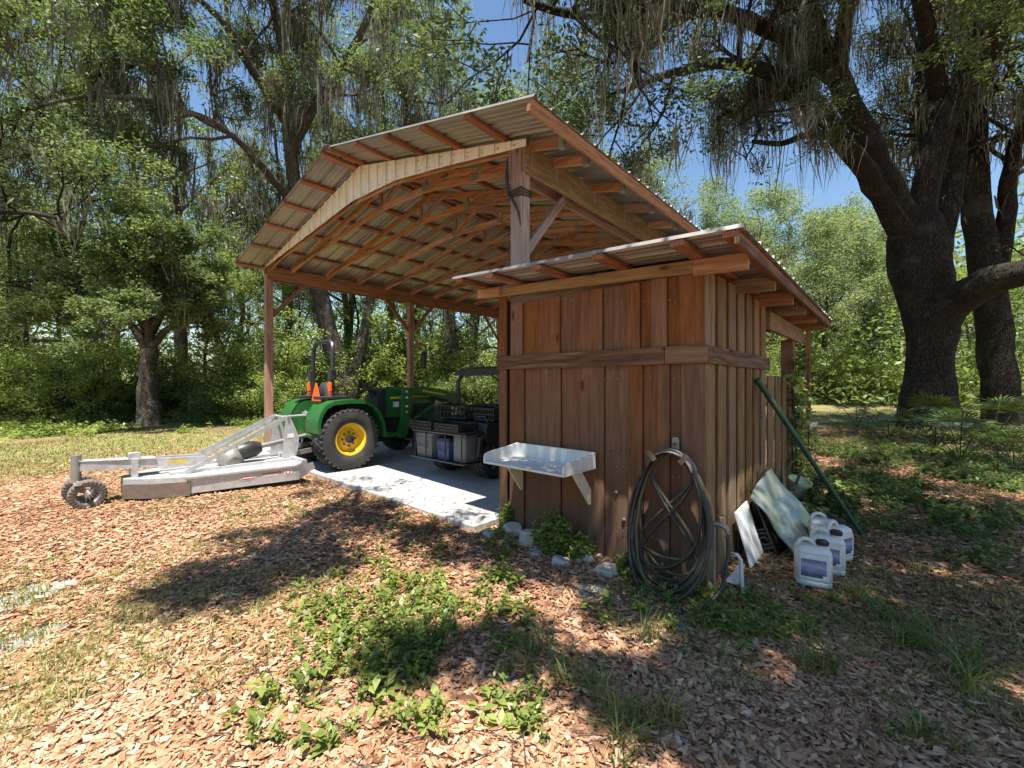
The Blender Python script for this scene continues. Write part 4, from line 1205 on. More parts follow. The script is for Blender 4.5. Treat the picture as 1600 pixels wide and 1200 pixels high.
def band(path, u0, u1, th):
    """plate swept across u along a (v, z) path"""
    m = MB(); P = [V((0, a, b)) for a, b in path]; nrm = []
    for i in range(len(P)):
        d = (P[min(i+1, len(P)-1)] - P[max(i-1, 0)]).normalized(); nrm.append(V((0, -d.z, d.y)))
    rings = [[V((u0, p.y, p.z)), V((u1, p.y, p.z)), V((u1, p.y, p.z)) - n * th, V((u0, p.y, p.z)) - n * th] for p, n in zip(P, nrm)]
    return m.loft(rings)
def arc(cv, cz, r, a0, a1, n):
    return [(cv + r * math.cos(math.radians(a0 + (a1 - a0) * k / n)), cz + r * math.sin(math.radians(a0 + (a1 - a0) * k / n))) for k in range(n + 1)]
for s in (1, -1):
    path = [(2.70, .66), (2.68, .80), (2.715, .95), (2.80, 1.08), (2.93, 1.145), (3.2, 1.165), (3.45, 1.15), (3.6, 1.08), (3.72, .95), (3.80, .78), (3.84, .55)]
    a, b = sorted((UC + s * .30, UC + s * .76))
    m = band(path, a, b, .012)
    m.prism([V((UC + s*.30, q[0], q[1])) for q in path] + [V((UC + s*.30, 3.6, .55)), V((UC + s*.30, 2.8, .6))], (s * .012, 0, 0))
    e = [(q[0], q[1] - .001) for q in path]
    m2 = band([(q[0] * 1.0, q[1] - .012) for q in path], UC + s * .75, UC + s * .765, .05)
    f = m.build('fender', M['green'], tr, auto=35)
    m2.build('fender_lip', M['green'], f)
    MB().rbox((UC + s * .40, 3.05, 1.19), (.22, .5, .05), .05).build('console', M['black'], tr, auto=40)
# roll bar
rb = MB()
for s in (1, -1):
    pass
path = [(UC + .37, 3.08, .80), (UC + .37, 3.08, 1.50), (UC + .365, 3.09, 1.95), (UC + .33, 3.10, 2.06), (UC + .25, 3.105, 2.11), (UC, 3.11, 2.12), (UC - .25, 3.105, 2.11), (UC - .33, 3.10, 2.06), (UC - .365, 3.09, 1.95), (UC - .37, 3.08, 1.50), (UC - .37, 3.08, .80)]
rb = MB().tube(path, .037, 8).build('roll_bar', M['blackmetal'], tr, auto=40)
for s in (1, -1):
    MB().rbox((UC + s * .385, 3.07, 1.56), (.10, .11, .18), .02).build('hinge', M['black'], rb)
    MB().rbox((UC + s * .40, 3.03, 1.36), (.06, .04, .15), .01, axis=1).build('amber_lamp', M['orange'], rb)
    MB().rbox((UC + s * .40, 3.03, 1.23), (.06, .04, .08), .01, axis=1).build('tail_lamp', M['red'], rb)
    MB().cyl((UC + s*.37, 3.06, .72), (UC + s*.37, 3.06, 1.2), .05, .042, 10).build('roll_bar_foot', M['galv'] if s < 0 else M['black'], rb, auto=40)
# seat, warning triangle, platform
seat = MB().rbox((UC, 3.36, 1.06), (.46, .44, .12), .08).build('seat', M['vinyl'], tr, auto=40)
MB().loft([[V((UC + x, 3.16 - .05 * k, z)) for x, z in pts] for k, pts in enumerate(([(-.22, 1.08), (.22, 1.08), (.20, 1.36), (.12, 1.44), (-.12, 1.44), (-.20, 1.36)], [(-.21, 1.09), (.21, 1.09), (.19, 1.35), (.11, 1.42), (-.11, 1.42), (-.19, 1.35)], [(-.15, 1.15), (.15, 1.15), (.14, 1.3), (.08, 1.35), (-.08, 1.35), (-.14, 1.3)]))]).build('seat_back', M['vinyl'], seat, auto=40)
MB().prism([V((UC - .17, 2.985, 1.13)), V((UC + .17, 2.985, 1.13)), V((UC + .03, 2.985, 1.42)), V((UC - .03, 2.985, 1.42))], (0, -.006, 0)).build('warning_triangle', M['orange'], tr)
MB().box((UC, 3.25, .72), (.62, .9, .34)).build('transmission', M['green'], tr)
MB().rbox((UC, 3.85, .60), (.80, .55, .05), .04).build('platform', M['black'], tr)
# steering
stc = MB().tube([(UC, 4.12, 1.0), (UC, 4.02, 1.2), (UC, 3.92, 1.345)], [.09, .06, .03], 10).build('steering_column', M['black'], tr, auto=40)
ring = []
q = Matrix.Rotation(math.radians(32), 3, 'X')
for k in range(25):
    a = 2 * math.pi * k / 24
    ring.append(V((UC, 3.9, 1.36)) + q @ V((.19 * math.cos(a), .19 * math.sin(a), 0)))
sw = MB().tube(ring, .016, 8, False)
for k in range(3):
    a = 2 * math.pi * k / 3 + .4
    sw.beam(V((UC, 3.9, 1.345)), V((UC, 3.9, 1.36)) + q @ V((.185 * math.cos(a), .185 * math.sin(a), 0)), .03, .012)
sw.build('steering_wheel', M['black'], stc, auto=40)
MB().loft([[V((UC - .24, y, z0)), V((UC + .24, y, z0)), V((UC + .22, y, z1)), V((UC - .22, y, z1))] for y, z0, z1 in ((3.98, .78, 1.16), (4.08, .78, 1.31), (4.22, .78, 1.33))]).build('dash', M['black'], tr, auto=25)
# hood
def hood_ring(y, w, z0, z1, rr=.09):
    pts = [(-w, z0), (w, z0)]
    for k in range(5):
        a = math.radians(90 * k / 4); pts.append((w - rr + rr * math.cos(a), z1 - rr + rr * math.sin(a)))
    for k in range(5):
        a = math.radians(90 + 90 * k / 4); pts.append((-w + rr + rr * math.cos(a), z1 - rr + rr * math.sin(a)))
    return [V((UC + x, y, z)) for x, z in pts]
hood = MB().loft([hood_ring(4.14, .27, .80, 1.33), hood_ring(4.6, .275, .78, 1.33), hood_ring(5.0, .27, .74, 1.31), hood_ring(5.3, .26, .68, 1.26), hood_ring(5.55, .235, .64, 1.16), hood_ring(5.68, .20, .66, 1.0)]).build('hood', M['green'], tr, auto=28)
for s in (1, -1):
    P = [V((UC + s*.277, 4.2, 1.13)), V((UC + s*.279, 4.7, 1.15)), V((UC + s*.268, 5.1, 1.15)), V((UC + s*.268, 5.1, 1.17)), V((UC + s*.279, 4.7, 1.195)), V((UC + s*.277, 4.2, 1.17))]
    MB().prism(P, (s*.004, 0, 0)).build('stripe', M['yellow'], hood)
    MB().box((UC + s*.279, 4.32, 1.03), (.006, .12, .10)).build('decal', M['white'], hood)
    MB().box((UC + s*.272, 4.95, .92), (.01, .5, .22)).build('side_grille', M['black'], hood)
    MB().loft([[V((UC + s*(.262 + .006*k), 5.22 + .02*k, 1.0)), V((UC + s*(.245 + .006*k), 5.42 - .02*k, .96)), V((UC + s*(.245 + .006*k), 5.44 - .02*k, 1.02)), V((UC + s*(.262 + .006*k), 5.24 + .02*k, 1.09))] for k in (0, 1)]).build('headlight', M['glass_lens'], hood)
MB().box((UC, 4.55, .56), (.36, 1.9, .40)).build('engine_block', M['black'], tr)
MB().beam((UC - .54, 4.86, .36), (UC + .54, 4.86, .36), .14, .12).build('front_axle', M['blackmetal'], tr)
MB().cyl((UC - .6, 3.2, .54), (UC + .6, 3.2, .54), .09, n=12).build('rear_axle', M['blackmetal'], tr, auto=40)
# loader
for s in (1, -1):
    u = UC + s * .46
    p = MB(); p.prism([V((u - .045, 4.22, .44)), V((u - .045, 4.40, .44)), V((u - .045, 4.48, .72)), V((u - .045, 4.50, 1.32)), V((u - .045, 4.34, 1.33)), V((u - .045, 4.32, .80))], (.09, 0, 0))
    lp = p.build('loader_mast', M['green'], tr)
    for z in (1.27, 1.16, 1.0, .9):
        MB().box((u + s*.047, 4.40, z), (.006, .05, .035)).build('decal', M['white'] if z > .95 else M['yellow'], lp)
    a = MB()
    pts = [(4.36, 1.27), (4.8, 1.29), (5.3, 1.20), (5.75, .98), (6.1, .66), (6.3, .36)]
    rings = []
    for i, (y, z) in enumerate(pts):
        d = V((0, pts[min(i+1, 5)][0] - pts[max(i-1, 0)][0], pts[min(i+1, 5)][1] - pts[max(i-1, 0)][1])).normalized(); n = V((0, -d.z, d.y)); hh = (.06, .075, .085, .085, .075, .05)[i]
        c = V((u, y, z)); x = V((.04, 0, 0))
        rings.append([c - x - n*hh, c + x - n*hh, c + x + n*hh, c - x + n*hh])
    arm = a.loft(rings).build('loader_arm', M['green'], tr, auto=30)
    MB().prism([V((u + s*.041, 4.75, 1.265)), V((u + s*.041, 5.3, 1.175)), V((u + s*.041, 5.3, 1.205)), V((u + s*.041, 4.75, 1.30))], (s*.004, 0, 0)).build('stripe', M['yellow'], arm)
    MB().cyl((u, 4.44, .66), (u, 5.0, .98), .035, n=10).build('lift_cylinder', M['green'], tr, auto=40)
    MB().cyl((u, 5.0, .98), (u, 5.5, 1.06), .018, n=8).build('piston_rod', M['steel'], tr, auto=40)
    MB().beam((u, 3.9, .52), (u, 4.36, .50), .05, .08).build('loader_bracket', M['green'], tr)
MB().cyl((UC - .5, 5.7, 1.0), (UC + .5, 5.7, 1.0), .045, n=12).build('cross_tube', M['green'], tr, auto=40)
MB().loft([[V((UC - .75, y, z)) for y, z in bp] for bp in ([(6.32, .62), (6.25, .30), (6.32, .10), (6.9, .075), (6.9, .06), (6.30, .08), (6.22, .30), (6.29, .63)],)] + [[V((UC + .75, y, z)) for y, z in [(6.32, .62), (6.25, .30), (6.32, .10), (6.9, .075), (6.9, .06), (6.30, .08), (6.22, .30), (6.29, .63)]]]).build('bucket', M['galvdark'], tr)
# hitch
for s in (1, -1):
    MB().beam((UC + s*.30, 3.05, .40), (UC + s*.27 + .1, 2.50, .36), .025, .07).build('lower_link', M['galvdark'], tr)
    MB().cyl((UC + s*.28, 2.86, .38), (UC + s*.26, 2.92, .96), .018, n=8).build('lift_rod', M['galv'], tr)
MB().cyl((UC, 2.86, .90), (UC + .16, 2.42, .905), .02, n=8).build('top_link', M['galv'], tr)
MB().rbox((UC, 2.88, .78), (.30, .16, .34), .04).build('hitch_housing', M['galvdark'], tr, auto=40)

# ------------------------------------------------------------------ rotary cutter behind the tractor
MC = -6.88
mw = thing('rotary_cutter', (MC, 1.4, 0), 'galvanised rotary cutter with twin tail wheels hitched behind the tractor', 'mower')
R_ = [(.73, 2.42), (.735, 2.30), (.53, 1.12), (.36, .82), (.13, .60)]
outl = [(MC + a, b) for a, b in R_] + [(MC - a, b) for a, b in R_[::-1]]
zt = .285
top = [V((x, y, zt)) for x, y in outl]
deck = MB().prism(top, (0, 0, -.008)).build('deck', M['galv'], mw)
def skirt(pts, z0, z1, name, mat, th=.008, parent=mw):
    for i in range(len(pts) - 1):
        a, b = V((pts[i][0], pts[i][1], 0)), V((pts[i+1][0], pts[i+1][1], 0))
        MB().beam(a + V((0, 0, (z0+z1)/2)), b + V((0, 0, (z0+z1)/2)), th, z1 - z0).build(name, mat, parent)
skirt([(MC + .735, 2.36), (MC + .53, 1.12), (MC + .36, .82), (MC + .13, .60)], .075, .282, 'side_skirt', M['galv'])
skirt([(MC - .735, 2.36), (MC - .53, 1.12), (MC - .36, .82), (MC - .13, .60)], .075, .282, 'side_skirt', M['galv'])
skirt([(MC + .13, .60), (MC - .13, .60)], .085, .282, 'rear_band', M['galvdark'])
skirt([(MC + .555, 1.16), (MC + .375, .81), (MC + .15, .585)], .055, .225, 'skid_shoe', M['rusty'], .012)
MB().beam((MC + .738, 2.36, .27), (MC + .545, 1.12, .27), .03, .022).build('deck_rail', M['galv'], mw)
MB().beam((MC - .738, 2.36, .27), (MC - .545, 1.12, .27), .03, .022).build('deck_rail', M['galv'], mw)
for s in (1, -1):
    MB().prism([V((MC + s*.735, 2.36, .28)), V((MC + s*.735, 2.36, .08)), V((MC + s*.70, 2.58, .20)), V((MC + s*.70, 2.56, .285))], (s*.006, 0, 0)).build('skirt_end', M['galv'], mw)
MB().beam((MC - .72, 2.44, .31), (MC + .72, 2.44, .31), .06, .05).build('front_tube', M['galv'], mw)
for (a, b, w, mt) in (((.44), .38, .035, M['rusty']),):
    pass
# print on the near skirt: an oval badge and a strip of lettering
e0, e1 = V((MC + .735, 2.36, 0)), V((MC + .53, 1.12, 0)); ed = (e1 - e0).normalized(); en = V((-ed.y, ed.x, 0)); 
if en.x < 0: en = -en
def on_skirt(s, z, off=.0055): return e0 + ed * s + en * off + V((0, 0, z))
badge = []
for k in range(16):
    a = 2 * math.pi * k / 16
    badge.append(on_skirt(.62 + .09 * math.cos(a), .185 + .032 * math.sin(a)))
bo = MB().prism(badge, en * .002).build('badge', M['white'], mw)
bb_ = [on_skirt(.62 + .078 * math.cos(2*math.pi*k/16), .185 + .023 * math.sin(2*math.pi*k/16), .0078) for k in range(16)]
MB().prism(bb_, en * .001).build('badge_field', M['red'], bo)
MB().beam(on_skirt(.56, .185, .0095), on_skirt(.68, .185, .0095), .001, .014).build('badge_bar', M['white'], bo)
rs = random.Random(5)
for row, (z, hh, s0, s1) in enumerate(((.212, .022, .23, .45), (.178, .014, .27, .43))):
    s = s0
    while s < s1:
        w = rs.uniform(.010, .02)
        MB().beam(on_skirt(s, z, .006), on_skirt(s + w, z, .006), .002, hh).build('letter', M['red'] if row == 0 else M['white'], mw)
        s += w + .006
cr = [on_skirt(.145 + .05 * math.cos(2*math.pi*k/14), .195 + .045 * math.sin(2*math.pi*k/14)) for k in range(14)]
co = MB().prism(cr, en * .002).build('badge', M['white'], mw)
MB().prism([on_skirt(.145 + .036 * math.cos(2*math.pi*k/10), .195 + .034 * math.sin(2*math.pi*k/10), .0078) for k in range(10)], en * .001).build('badge_field', M['red'], co)
MB().prism([on_skirt(.145 + .02 * math.cos(2*math.pi*k/10), .195 + .02 * math.sin(2*math.pi*k/10), .0092) for k in range(10)], en * .001).build('badge_field', M['white'], co)
# mast, struts, gearbox, driveline
for s in (1, -1):
    u = MC + s * .24
    pl = [(2.36, .95), (2.41, .93), (2.54, .62), (2.53, .46), (2.49, .31), (2.30, .31), (2.33, .62)]
    mp = MB().prism([V((u, a, b)) for a, b in pl], (s*.012, 0, 0)).build('mast_plate', M['galv'], mw)
    MB().box((u + s*.014, 2.42, .64), (.003, .09, .06)).build('decal', M['white'], mp)
    MB().cyl((u - s*.01, 2.385, .915), (u + s*.03, 2.385, .915), .018, n=8).build('pin', M['galvdark'], mp)
    MB().beam((u, 2.36, .915), (MC + s*.34, 1.16, .31), .012, .055).build('strut', M['galv'], mw)
    MB().beam((u - s*.07, 2.30, .85), (MC + s*.2, 1.42, .40), .012, .04).build('strut', M['galv'], mw)
    MB().beam((MC + s*.30, 2.42, .30), (MC + s*.28, 1.0, .30), .07, .04).build('deck_beam', M['galv'], mw)
MB().cyl((MC - .26, 2.385, .915), (MC + .26, 2.385, .915), .015, n=8).build('mast_pin', M['galv'], mw)
MB().lathe([(.03, -.02), (.15, 0), (.17, .05), (.14, .15), (.10, .20), (.02, .21)], (MC, 1.72, .30), n=12).build('gearbox', M['galvdark'], mw, auto=40)
MB().lathe([(.11, 0), (.125, .06), (.115, .22), (.075, .30)], (MC, 1.80, .44), (0, 1, .15), 14).build('driveline_shield', M['blackmetal'], mw, auto=40)
MB().cyl((MC, 2.0, .48), (UC, 2.86, .58), .035, n=10).build('driveline', M['galvdark'], mw, auto=40)
# tail boom and wheels
pv = V((MC - .02, .215, 0))
tb = MB()
for s in (1, -1):
    tb.beam(pv + V((s*.06, .03, .475)), V((MC + s*.12, 1.40, .405)), .05, .105)
tbo = tb.build('tail_boom', M['galv'], mw)
MB().prism([pv + V((-.09, .02, .53)), pv + V((.09, .02, .53)), V((MC + .13, .9, .487)), V((MC - .13, .9, .487))], (0, 0, .006)).build('boom_plate', M['galv'], tbo)
MB().beam(V((MC + .148, 1.20, .42)), V((MC + .146, 1.02, .43)), .003, .035).build('decal', M['yellow'], tbo)
MB().box((MC, .70, .36), (.28, .06, .30)).build('boom_bracket', M['galv'], mw)
MB().rbox((MC + .09, .70, .535), (.02, .12, .10), .02, axis=0).build('bracket_ear', M['galv'], mw)
MB().cyl(pv + V((0, 0, .30)), pv + V((0, 0, .60)), .045, n=14).build('pivot_tube', M['galvdark'], mw, auto=40)
MB().cyl(pv + V((0, 0, .285)), pv + V((0, 0, .305)), .065, n=14).build('pivot_collar', M['rusty'], mw, auto=40)
for s, u, v in ((1, MC + .13, .30), (-1, MC - .27, .26)):
    c = (u, v, .163)
    wh = MB().lathe([(.10, -.055), (.145, -.06), (.163, -.045), (.163, .045), (.145, .06), (.10, .055)], c, (1, 0, 0), 26, False).build('tail_wheel', M['dusty'], mw, auto=30)
    MB().lathe([(.104, .05), (.085, .03), (.085, -.03), (.104, -.05)], c, (1, 0, 0), 20, False).build('rim', M['galvdark'], wh, auto=30)
    lam = MB()
    for k in range(26):
        a = 2 * math.pi * k / 26
        lam.box(V(c) + Matrix.Rotation(a, 3, 'X') @ V((0, 0, .135)), (.126, .006, .05), Matrix.Rotation(a, 3, 'X'))
    lam.build('laminations', M['dusty'], wh)
    MB().lathe([(.03, -.07), (.03, .07)], c, (1, 0, 0), 10).build('hub', M['galvdark'], wh)
    MB().beam(pv + V((s*.05, 0, .285)), V((u + s*.085, v + .01, .16)), .012, .06).build('fork', M['galv'], mw)
    MB().beam(pv + V((s*.0, 0, .292)), V((u + s*.085, v - .08, .287)), .06, .012).build('fork_plate', M['galvdark'], mw)
MB().cyl((MC - .35, .28, .163), (MC + .22, .30, .163), .012, n=8).build('axle', M['galvdark'], mw)

# ------------------------------------------------------------------ utility vehicle
KC = -4.76
ut = thing('utility_vehicle', (KC, 5.0, ZS), 'black utility cart with canopy and rear rack parked beside the tractor', 'vehicle')
for (du, v) in ((.46, 4.30), (-.46, 4.30), (.46, 6.25), (-.46, 6.25)):
    s = 1 if du > 0 else -1
    c = (KC + du, v, ZS + .30); r = .30
    w = MB().lathe([(.17, -.10), (.22, -.125), (.27, -.115), (.295, -.08), (.30, 0), (.295, .08), (.27, .115), (.22, .125), (.17, .10)], c, (1, 0, 0), 32, False).build('wheel', M['rubber'], ut, auto=35)
    td = MB()
    for k in range(22):
        for row in (-1, 0, 1):
            a = 2 * math.pi * (k + .5 * (row == 0)) / 22
            td.box(V(c) + Matrix.Rotation(a, 3, 'X') @ V((row * .085, 0, .292)), (.07, .05, .03), Matrix.Rotation(a, 3, 'X'))
    td.build('tread', M['rubber'], w)
    MB().lathe([(.175, .10*s), (.165, .085*s), (.15, .03*s), (.02, .02*s)], c, (1, 0, 0), 24, False).build('rim', M['blackmetal'], w, auto=30)
    for k in range(7):
        a = 2 * math.pi * k / 7
        sp = [V(c) + V((.092*s, rr * math.cos(a + da), rr * math.sin(a + da))) for rr, da in ((.045, -.5), (.045, .5), (.158, .17), (.158, -.17))]
        MB().prism(sp, (-.03*s, 0, 0)).build('spoke', M['steel'], w)
    MB().lathe([(.045, .06*s), (.04, .10*s), (.01, .105*s)], c, (1, 0, 0), 14).build('hub', M['blackmetal'], w, auto=40)
MB().rbox((KC, 5.3, .38), (.82, 2.9, .22), .1).build('chassis', M['black'], ut, auto=40)
MB().loft([[V((KC + s*.66, y, z)) for s, z in ((-1, z0), (1, z0), (1, z1), (-1, z1))] for y, z0, z1 in ((4.02, .62, .80), (4.05, .60, .86), (4.9, .58, .88), (4.95, .58, .82))]).build('cargo_bed', M['black'], ut, auto=30)
for s in (1, -1):
    MB().tube([(KC + s*.60, 3.93, .42), (KC + s*.60, 3.96, .66), (KC + s*.60, 4.1, .74), (KC + s*.60, 4.5, .74), (KC + s*.60, 4.64, .6), (KC + s*.60, 4.66, .42)], .05, 8).build('fender', M['black'], ut, auto=40)
    MB().rbox((KC + s*.56, 5.3, .55), (.12, 1.0, .22), .05).build('side_panel', M['black'], ut, auto=40)
    MB().loft([[V((KC + s*.62, y, z)) for y, z in ((4.96, .80), (5.10, .80), (5.03, 1.0), (4.97, 1.0))], [V((KC + s*.58, y, z)) for y, z in ((4.96, .80), (5.10, .80), (5.03, 1.0), (4.97, 1.0))]]).build('post_foot', M['black'], ut)
    MB().tube([(KC + s*.66, 4.86, .80), (KC + s*.74, 4.72, 1.10), (KC + s*.73, 4.70, 1.45), (KC + s*.68, 4.78, 1.60)], .034, 8).build('rear_strut', M['blackmetal'], ut, auto=40)
    MB().tube([(KC + s*.60, 6.55, .85), (KC + s*.60, 6.30, 1.25), (KC + s*.57, 6.10, 1.60)], .022, 8).build('front_strut', M['blackmetal'], ut, auto=40)
    MB().cyl((KC + s*.57, 6.50, .95), (KC + s*.2, 4.95, 1.58), .012, n=6).build('stay', M['blackmetal'], ut)
    MB().rbox((KC + s*.38, 4.87, 1.545), (.07, .05, .05), .012).build('rear_lamp', M['glass_lens'], ut)
MB().beam((KC - .70, 4.80, .94), (KC + .70, 4.80, .94), .05, .07).build('rear_rail', M['blackmetal'], ut)
MB().loft([[V((KC + x, y, z + dz)) for x, z in ((-.78, 1.585), (-.5, 1.575), (.5, 1.575), (.78, 1.585), (.75, 1.65), (.4, 1.69), (-.4, 1.69), (-.75, 1.65))] for y, dz in ((4.66, -.03), (4.74, 0), (5.4, .03), (6.1, .02), (6.3, -.02))]).build('canopy', M['black'], ut, auto=35)
MB().rbox((KC, 5.22, .80), (1.12, .46, .14), .06).build('seat', M['vinyl'], ut, auto=40)
MB().rbox((KC, 5.02, .93), (1.30, .10, .30), .04).build('seat_back', M['vinyl'], ut, auto=40)
MB().loft([[V((KC + x, y, z)) for x, z in ((-w, .45), (w, .45), (w*.9, z1), (-w*.9, z1))] for y, w, z1 in ((5.85, .62, .95), (6.2, .62, .95), (6.6, .56, .86), (6.85, .48, .66))]).build('front_cowl', M['black'], ut, auto=30)
sw = MB(); ring = [V((KC - .3, 5.72, 1.02)) + Matrix.Rotation(math.radians(60), 3, 'X') @ V((.16*math.cos(2*math.pi*k/20), .16*math.sin(2*math.pi*k/20), 0)) for k in range(21)]
sw.tube(ring, .014, 6, False); sw.cyl((KC - .3, 5.72, 1.02), (KC - .3, 5.95, .9), .02, n=6)
sw.build('steering_wheel', M['black'], ut, auto=40)
# the rack hung on the back
rk = MB()
ra, rb_, v0, v1 = KC - .60, KC + .60, 3.66, 4.02
for z in (.34, .73):
    rk.tube([(ra, v1, z), (ra, v0 + .04, z), (ra + .04, v0, z), (rb_ - .04, v0, z), (rb_, v0 + .04, z), (rb_, v1, z)], .013, 6)
for u in (ra + .12, ra + .38, rb_ - .38, rb_ - .04):
    rk.cyl((u, v0 - .005, .34), (u, v0 - .005, .73), .011, n=6)
rk.beam((ra, 3.84, .335), (rb_, 3.84, .335), .36, .012)
for k in range(5): rk.beam((ra - .04, v0 + .03 + .08*k, .752), (rb_, v0 + .03 + .08*k, .752), .04, .012)
rk.build('rear_rack', M['blackmetal'], ut, auto=40)
hp = MB()
for u in (ra + .10, rb_ - .12):
    hp.tube([(u, 3.98, .76), (u, 3.97, .90), (u + .03, 3.95, .96), (u + .22, 3.95, .97), (u + .25, 3.97, .9)], .011, 6)
hp.build('rack_hoop', M['blackmetal'], ut, auto=40)
def cooler(name, c, size, body, lid, label):
    r = thing(name, (c[0], c[1], c[2] - size[2]/2), label, 'cooler', 'coolers on the rear rack')
    b = MB().loft([[V((c[0] + sx*w/2, c[1] + sy*d/2, z)) for sx, sy in ((-1, -1), (1, -1), (1, 1), (-1, 1))] for z, w, d in ((c[2] - size[2]/2, size[0]*.9, size[1]*.9), (c[2] + size[2]*.32, size[0], size[1]))]).build('cooler_body', body, r)
    MB().rbox((c[0], c[1], c[2] + size[2]*.41), (size[0]*1.05, size[1]*1.05, size[2]*.17), .03).build('lid', lid, r, auto=40)
    MB().tube([(c[0] - size[0]*.3, c[1] - size[1]*.54, c[2] + .05), (c[0] - size[0]*.3, c[1] - size[1]*.56, c[2] - .03), (c[0] + size[0]*.3, c[1] - size[1]*.56, c[2] - .03), (c[0] + size[0]*.3, c[1] - size[1]*.54, c[2] + .05)], .008, 6).build('handle', body, r)
cooler('cooler', (KC - .32, 3.84, .527), (.38, .30, .36), M['greyplastic'], M['greyplastic'], 'light grey cooler in the rack of the cart')
cooler('cooler', (KC + .08, 3.86, .502), (.27, .28, .31), M['blueplastic'], M['black'], 'blue and black cooler beside the grey one in the rack')
sb = thing('storage_box', (KC + .42, 3.86, .342), 'pale plastic box at the right end of the cart rack', 'box')
MB().rbox((KC + .42, 3.86, .52), (.26, .26, .35), .03).build('box_body', M['greyplastic'], sb, auto=40)
MB().rbox((KC + .42, 3.86, .708), (.275, .275, .026), .03).build('lid', M['greyplastic'], sb, auto=40)
def crate(c, size, label, rz=0):
    r = thing('crate', (c[0], c[1], c[2]), label, 'crate', 'black crates on the cart')
    w, d, h = size; m = MB()
    for sy in (-1, 1):
        for k in range(9): m.box((c[0] - w/2 + w*k/8, c[1] + sy*d/2, c[2] + h/2), (.018, .014, h))
        for z in (.0, .5, 1.0): m.box((c[0], c[1] + sy*d/2, c[2] + .012 + z*(h - .024)), (w, .012, .024))
    for sx in (-1, 1):
        for k in range(7): m.box((c[0] + sx*w/2, c[1] - d/2 + d*k/6, c[2] + h/2), (.014, .018, h))
        for z in (.0, .5, 1.0): m.box((c[0] + sx*w/2, c[1], c[2] + .012 + z*(h - .024)), (.012, d, .024))
    m.build('lattice', M['black'], r)
    MB().box((c[0], c[1], c[2] + .006), (w, d, .01)).build('base', M['black'], r)
    return r
crate((KC - .38, 3.84, .762), (.52, .34, .11), 'low black tray on top of the cart rack, left')
crate((KC + .22, 3.84, .762), (.50, .34, .10), 'low black tray on top of the cart rack, right')
crate((KC - .20, 4.34, .885), (.62, .46, .20), 'tall black lattice crate in the bed of the cart')
crate((KC + .42, 4.40, .885), (.40, .40, .18), 'smaller black crate at the right side of the cart bed')
# ------------------------------------------------------------------ shelf on the shed wall
sh = thing('wall_shelf', (-2.2, 2.98, .73), 'white tray-like wall shelf with raised rims on the shed front', 'shelf')
a, b, f, w0 = -2.62, -1.775, 2.53, 2.975
MB().box(((a+b)/2, (f+w0)/2, .738), (b - a, w0 - f, .016)).build('tray_board', M['white'], sh)
MB().box(((a+b)/2, w0 - .008, .804), (b - a - .034, .016, .115)).build('back_rim', M['white'], sh)
for x in (a + .008, b - .008):
    P = [(f, .747), (w0 - .001, .747), (w0 - .001, .862), (f + .30, .845), (f + .05, .823), (f + .015, .81), (f, .79)]
    MB().prism([V((x - .008, p, q)) for p, q in P], (.016, 0, 0)).build('side_rim', M['white'], sh)
for x in (a + .06, b - .05):
    P = [(2.80, .729), (w0 - .002, .729), (w0 - .002, .43), (w0 - .03, .43)]
    P = [(2.70, .729), (2.83, .729), (w0 - .001, .55), (w0 - .001, .43), (2.955, .43)] if x > -2 else [(2.72, .729), (w0 - .001, .729), (w0 - .001, .43), (2.955, .43)]
    MB().prism([V((x - .009, p, q)) for p, q in P], (.018, 0, 0)).build('bracket', M['cream'], sh)

# ------------------------------------------------------------------ hose and its hanger
hg = thing('hose_hanger', (-1.135, 3.0, .93), 'rusty metal hose hanger screwed to the shed wall', 'hanger')
MB().rbox((-1.135, 2.99, .98), (.05, .012, .12), .02, axis=1).build('back_plate', M['galvdark'], hg)
MB().tube([(-1.135, 2.985, .985), (-1.135, 2.95, 1.0), (-1.135, 2.93, .985), (-1.135, 2.935, .965)], .007, 6).build('hook', M['rusty'], hg)
cr = [V((-1.135 + .16 * math.sin(math.radians(t_)), 2.90, .79 + .16 * math.cos(math.radians(t_)))) for t_ in range(-75, 76, 15)]
sd = MB()
sd.loft([[p + V((0, .07, 0)), p + V((0, -.05, 0)), p + V((0, -.05, -.004)), p + V((0, .07, -.004))] for p in cr])
sd.build('saddle', M['galvdark'], hg)
for s in (-1, 1):
    t_ = math.radians(42 * s)
    c = V((-1.135 + .165 * math.sin(t_), 2.832, .79 + .165 * math.cos(t_)))
    MB().box(c, (.035, .006, .075), Matrix.Rotation(t_, 3, 'Y')).build('keeper', M['rusty'], hg)
rh = random.Random(3)
def hose_path(loops, seed):
    rr = random.Random(seed); P = []
    for k, (cu, hw, zt_, zb, vb, cross) in enumerate(loops):
        for j in range(28):
            t_ = 2 * math.pi * j / 28
            f = (1 - math.cos(t_)) / 2                     # 0 at the hanger, 1 at the bottom
            u = cu * f + -1.135 * (1 - f) + hw * math.sin(t_ * (2 if cross else 1)) * (1.0 if not cross else .72) * (.8 + .35 * f)
            z = zt_ + (zb - zt_) * f
            v = 2.935 - .012 * k + (vb - 2.935) * f ** 2.2
            P.append(V((u + rr.uniform(-.004, .004), v, max(z, .018 + .014 * (k % 3)))))
    return P
hose = thing('garden_hose', (-1.14, 2.8, 0), 'long black garden hose coiled on the shed wall hanger', 'hose')
M1 = hose_path([(-1.17, .27, .955, .02, 2.72, False), (-1.15, .24, .95, .06, 2.78, False), (-1.13, .25, .945, .10, 2.82, True), (-1.12, .27, .96, .015, 2.66, False), (-1.20, .25, .945, .16, 2.84, False)], 1)
MB().tube(M1, .0115, 7).build('hose_coil', M['hose'], hose, auto=60)
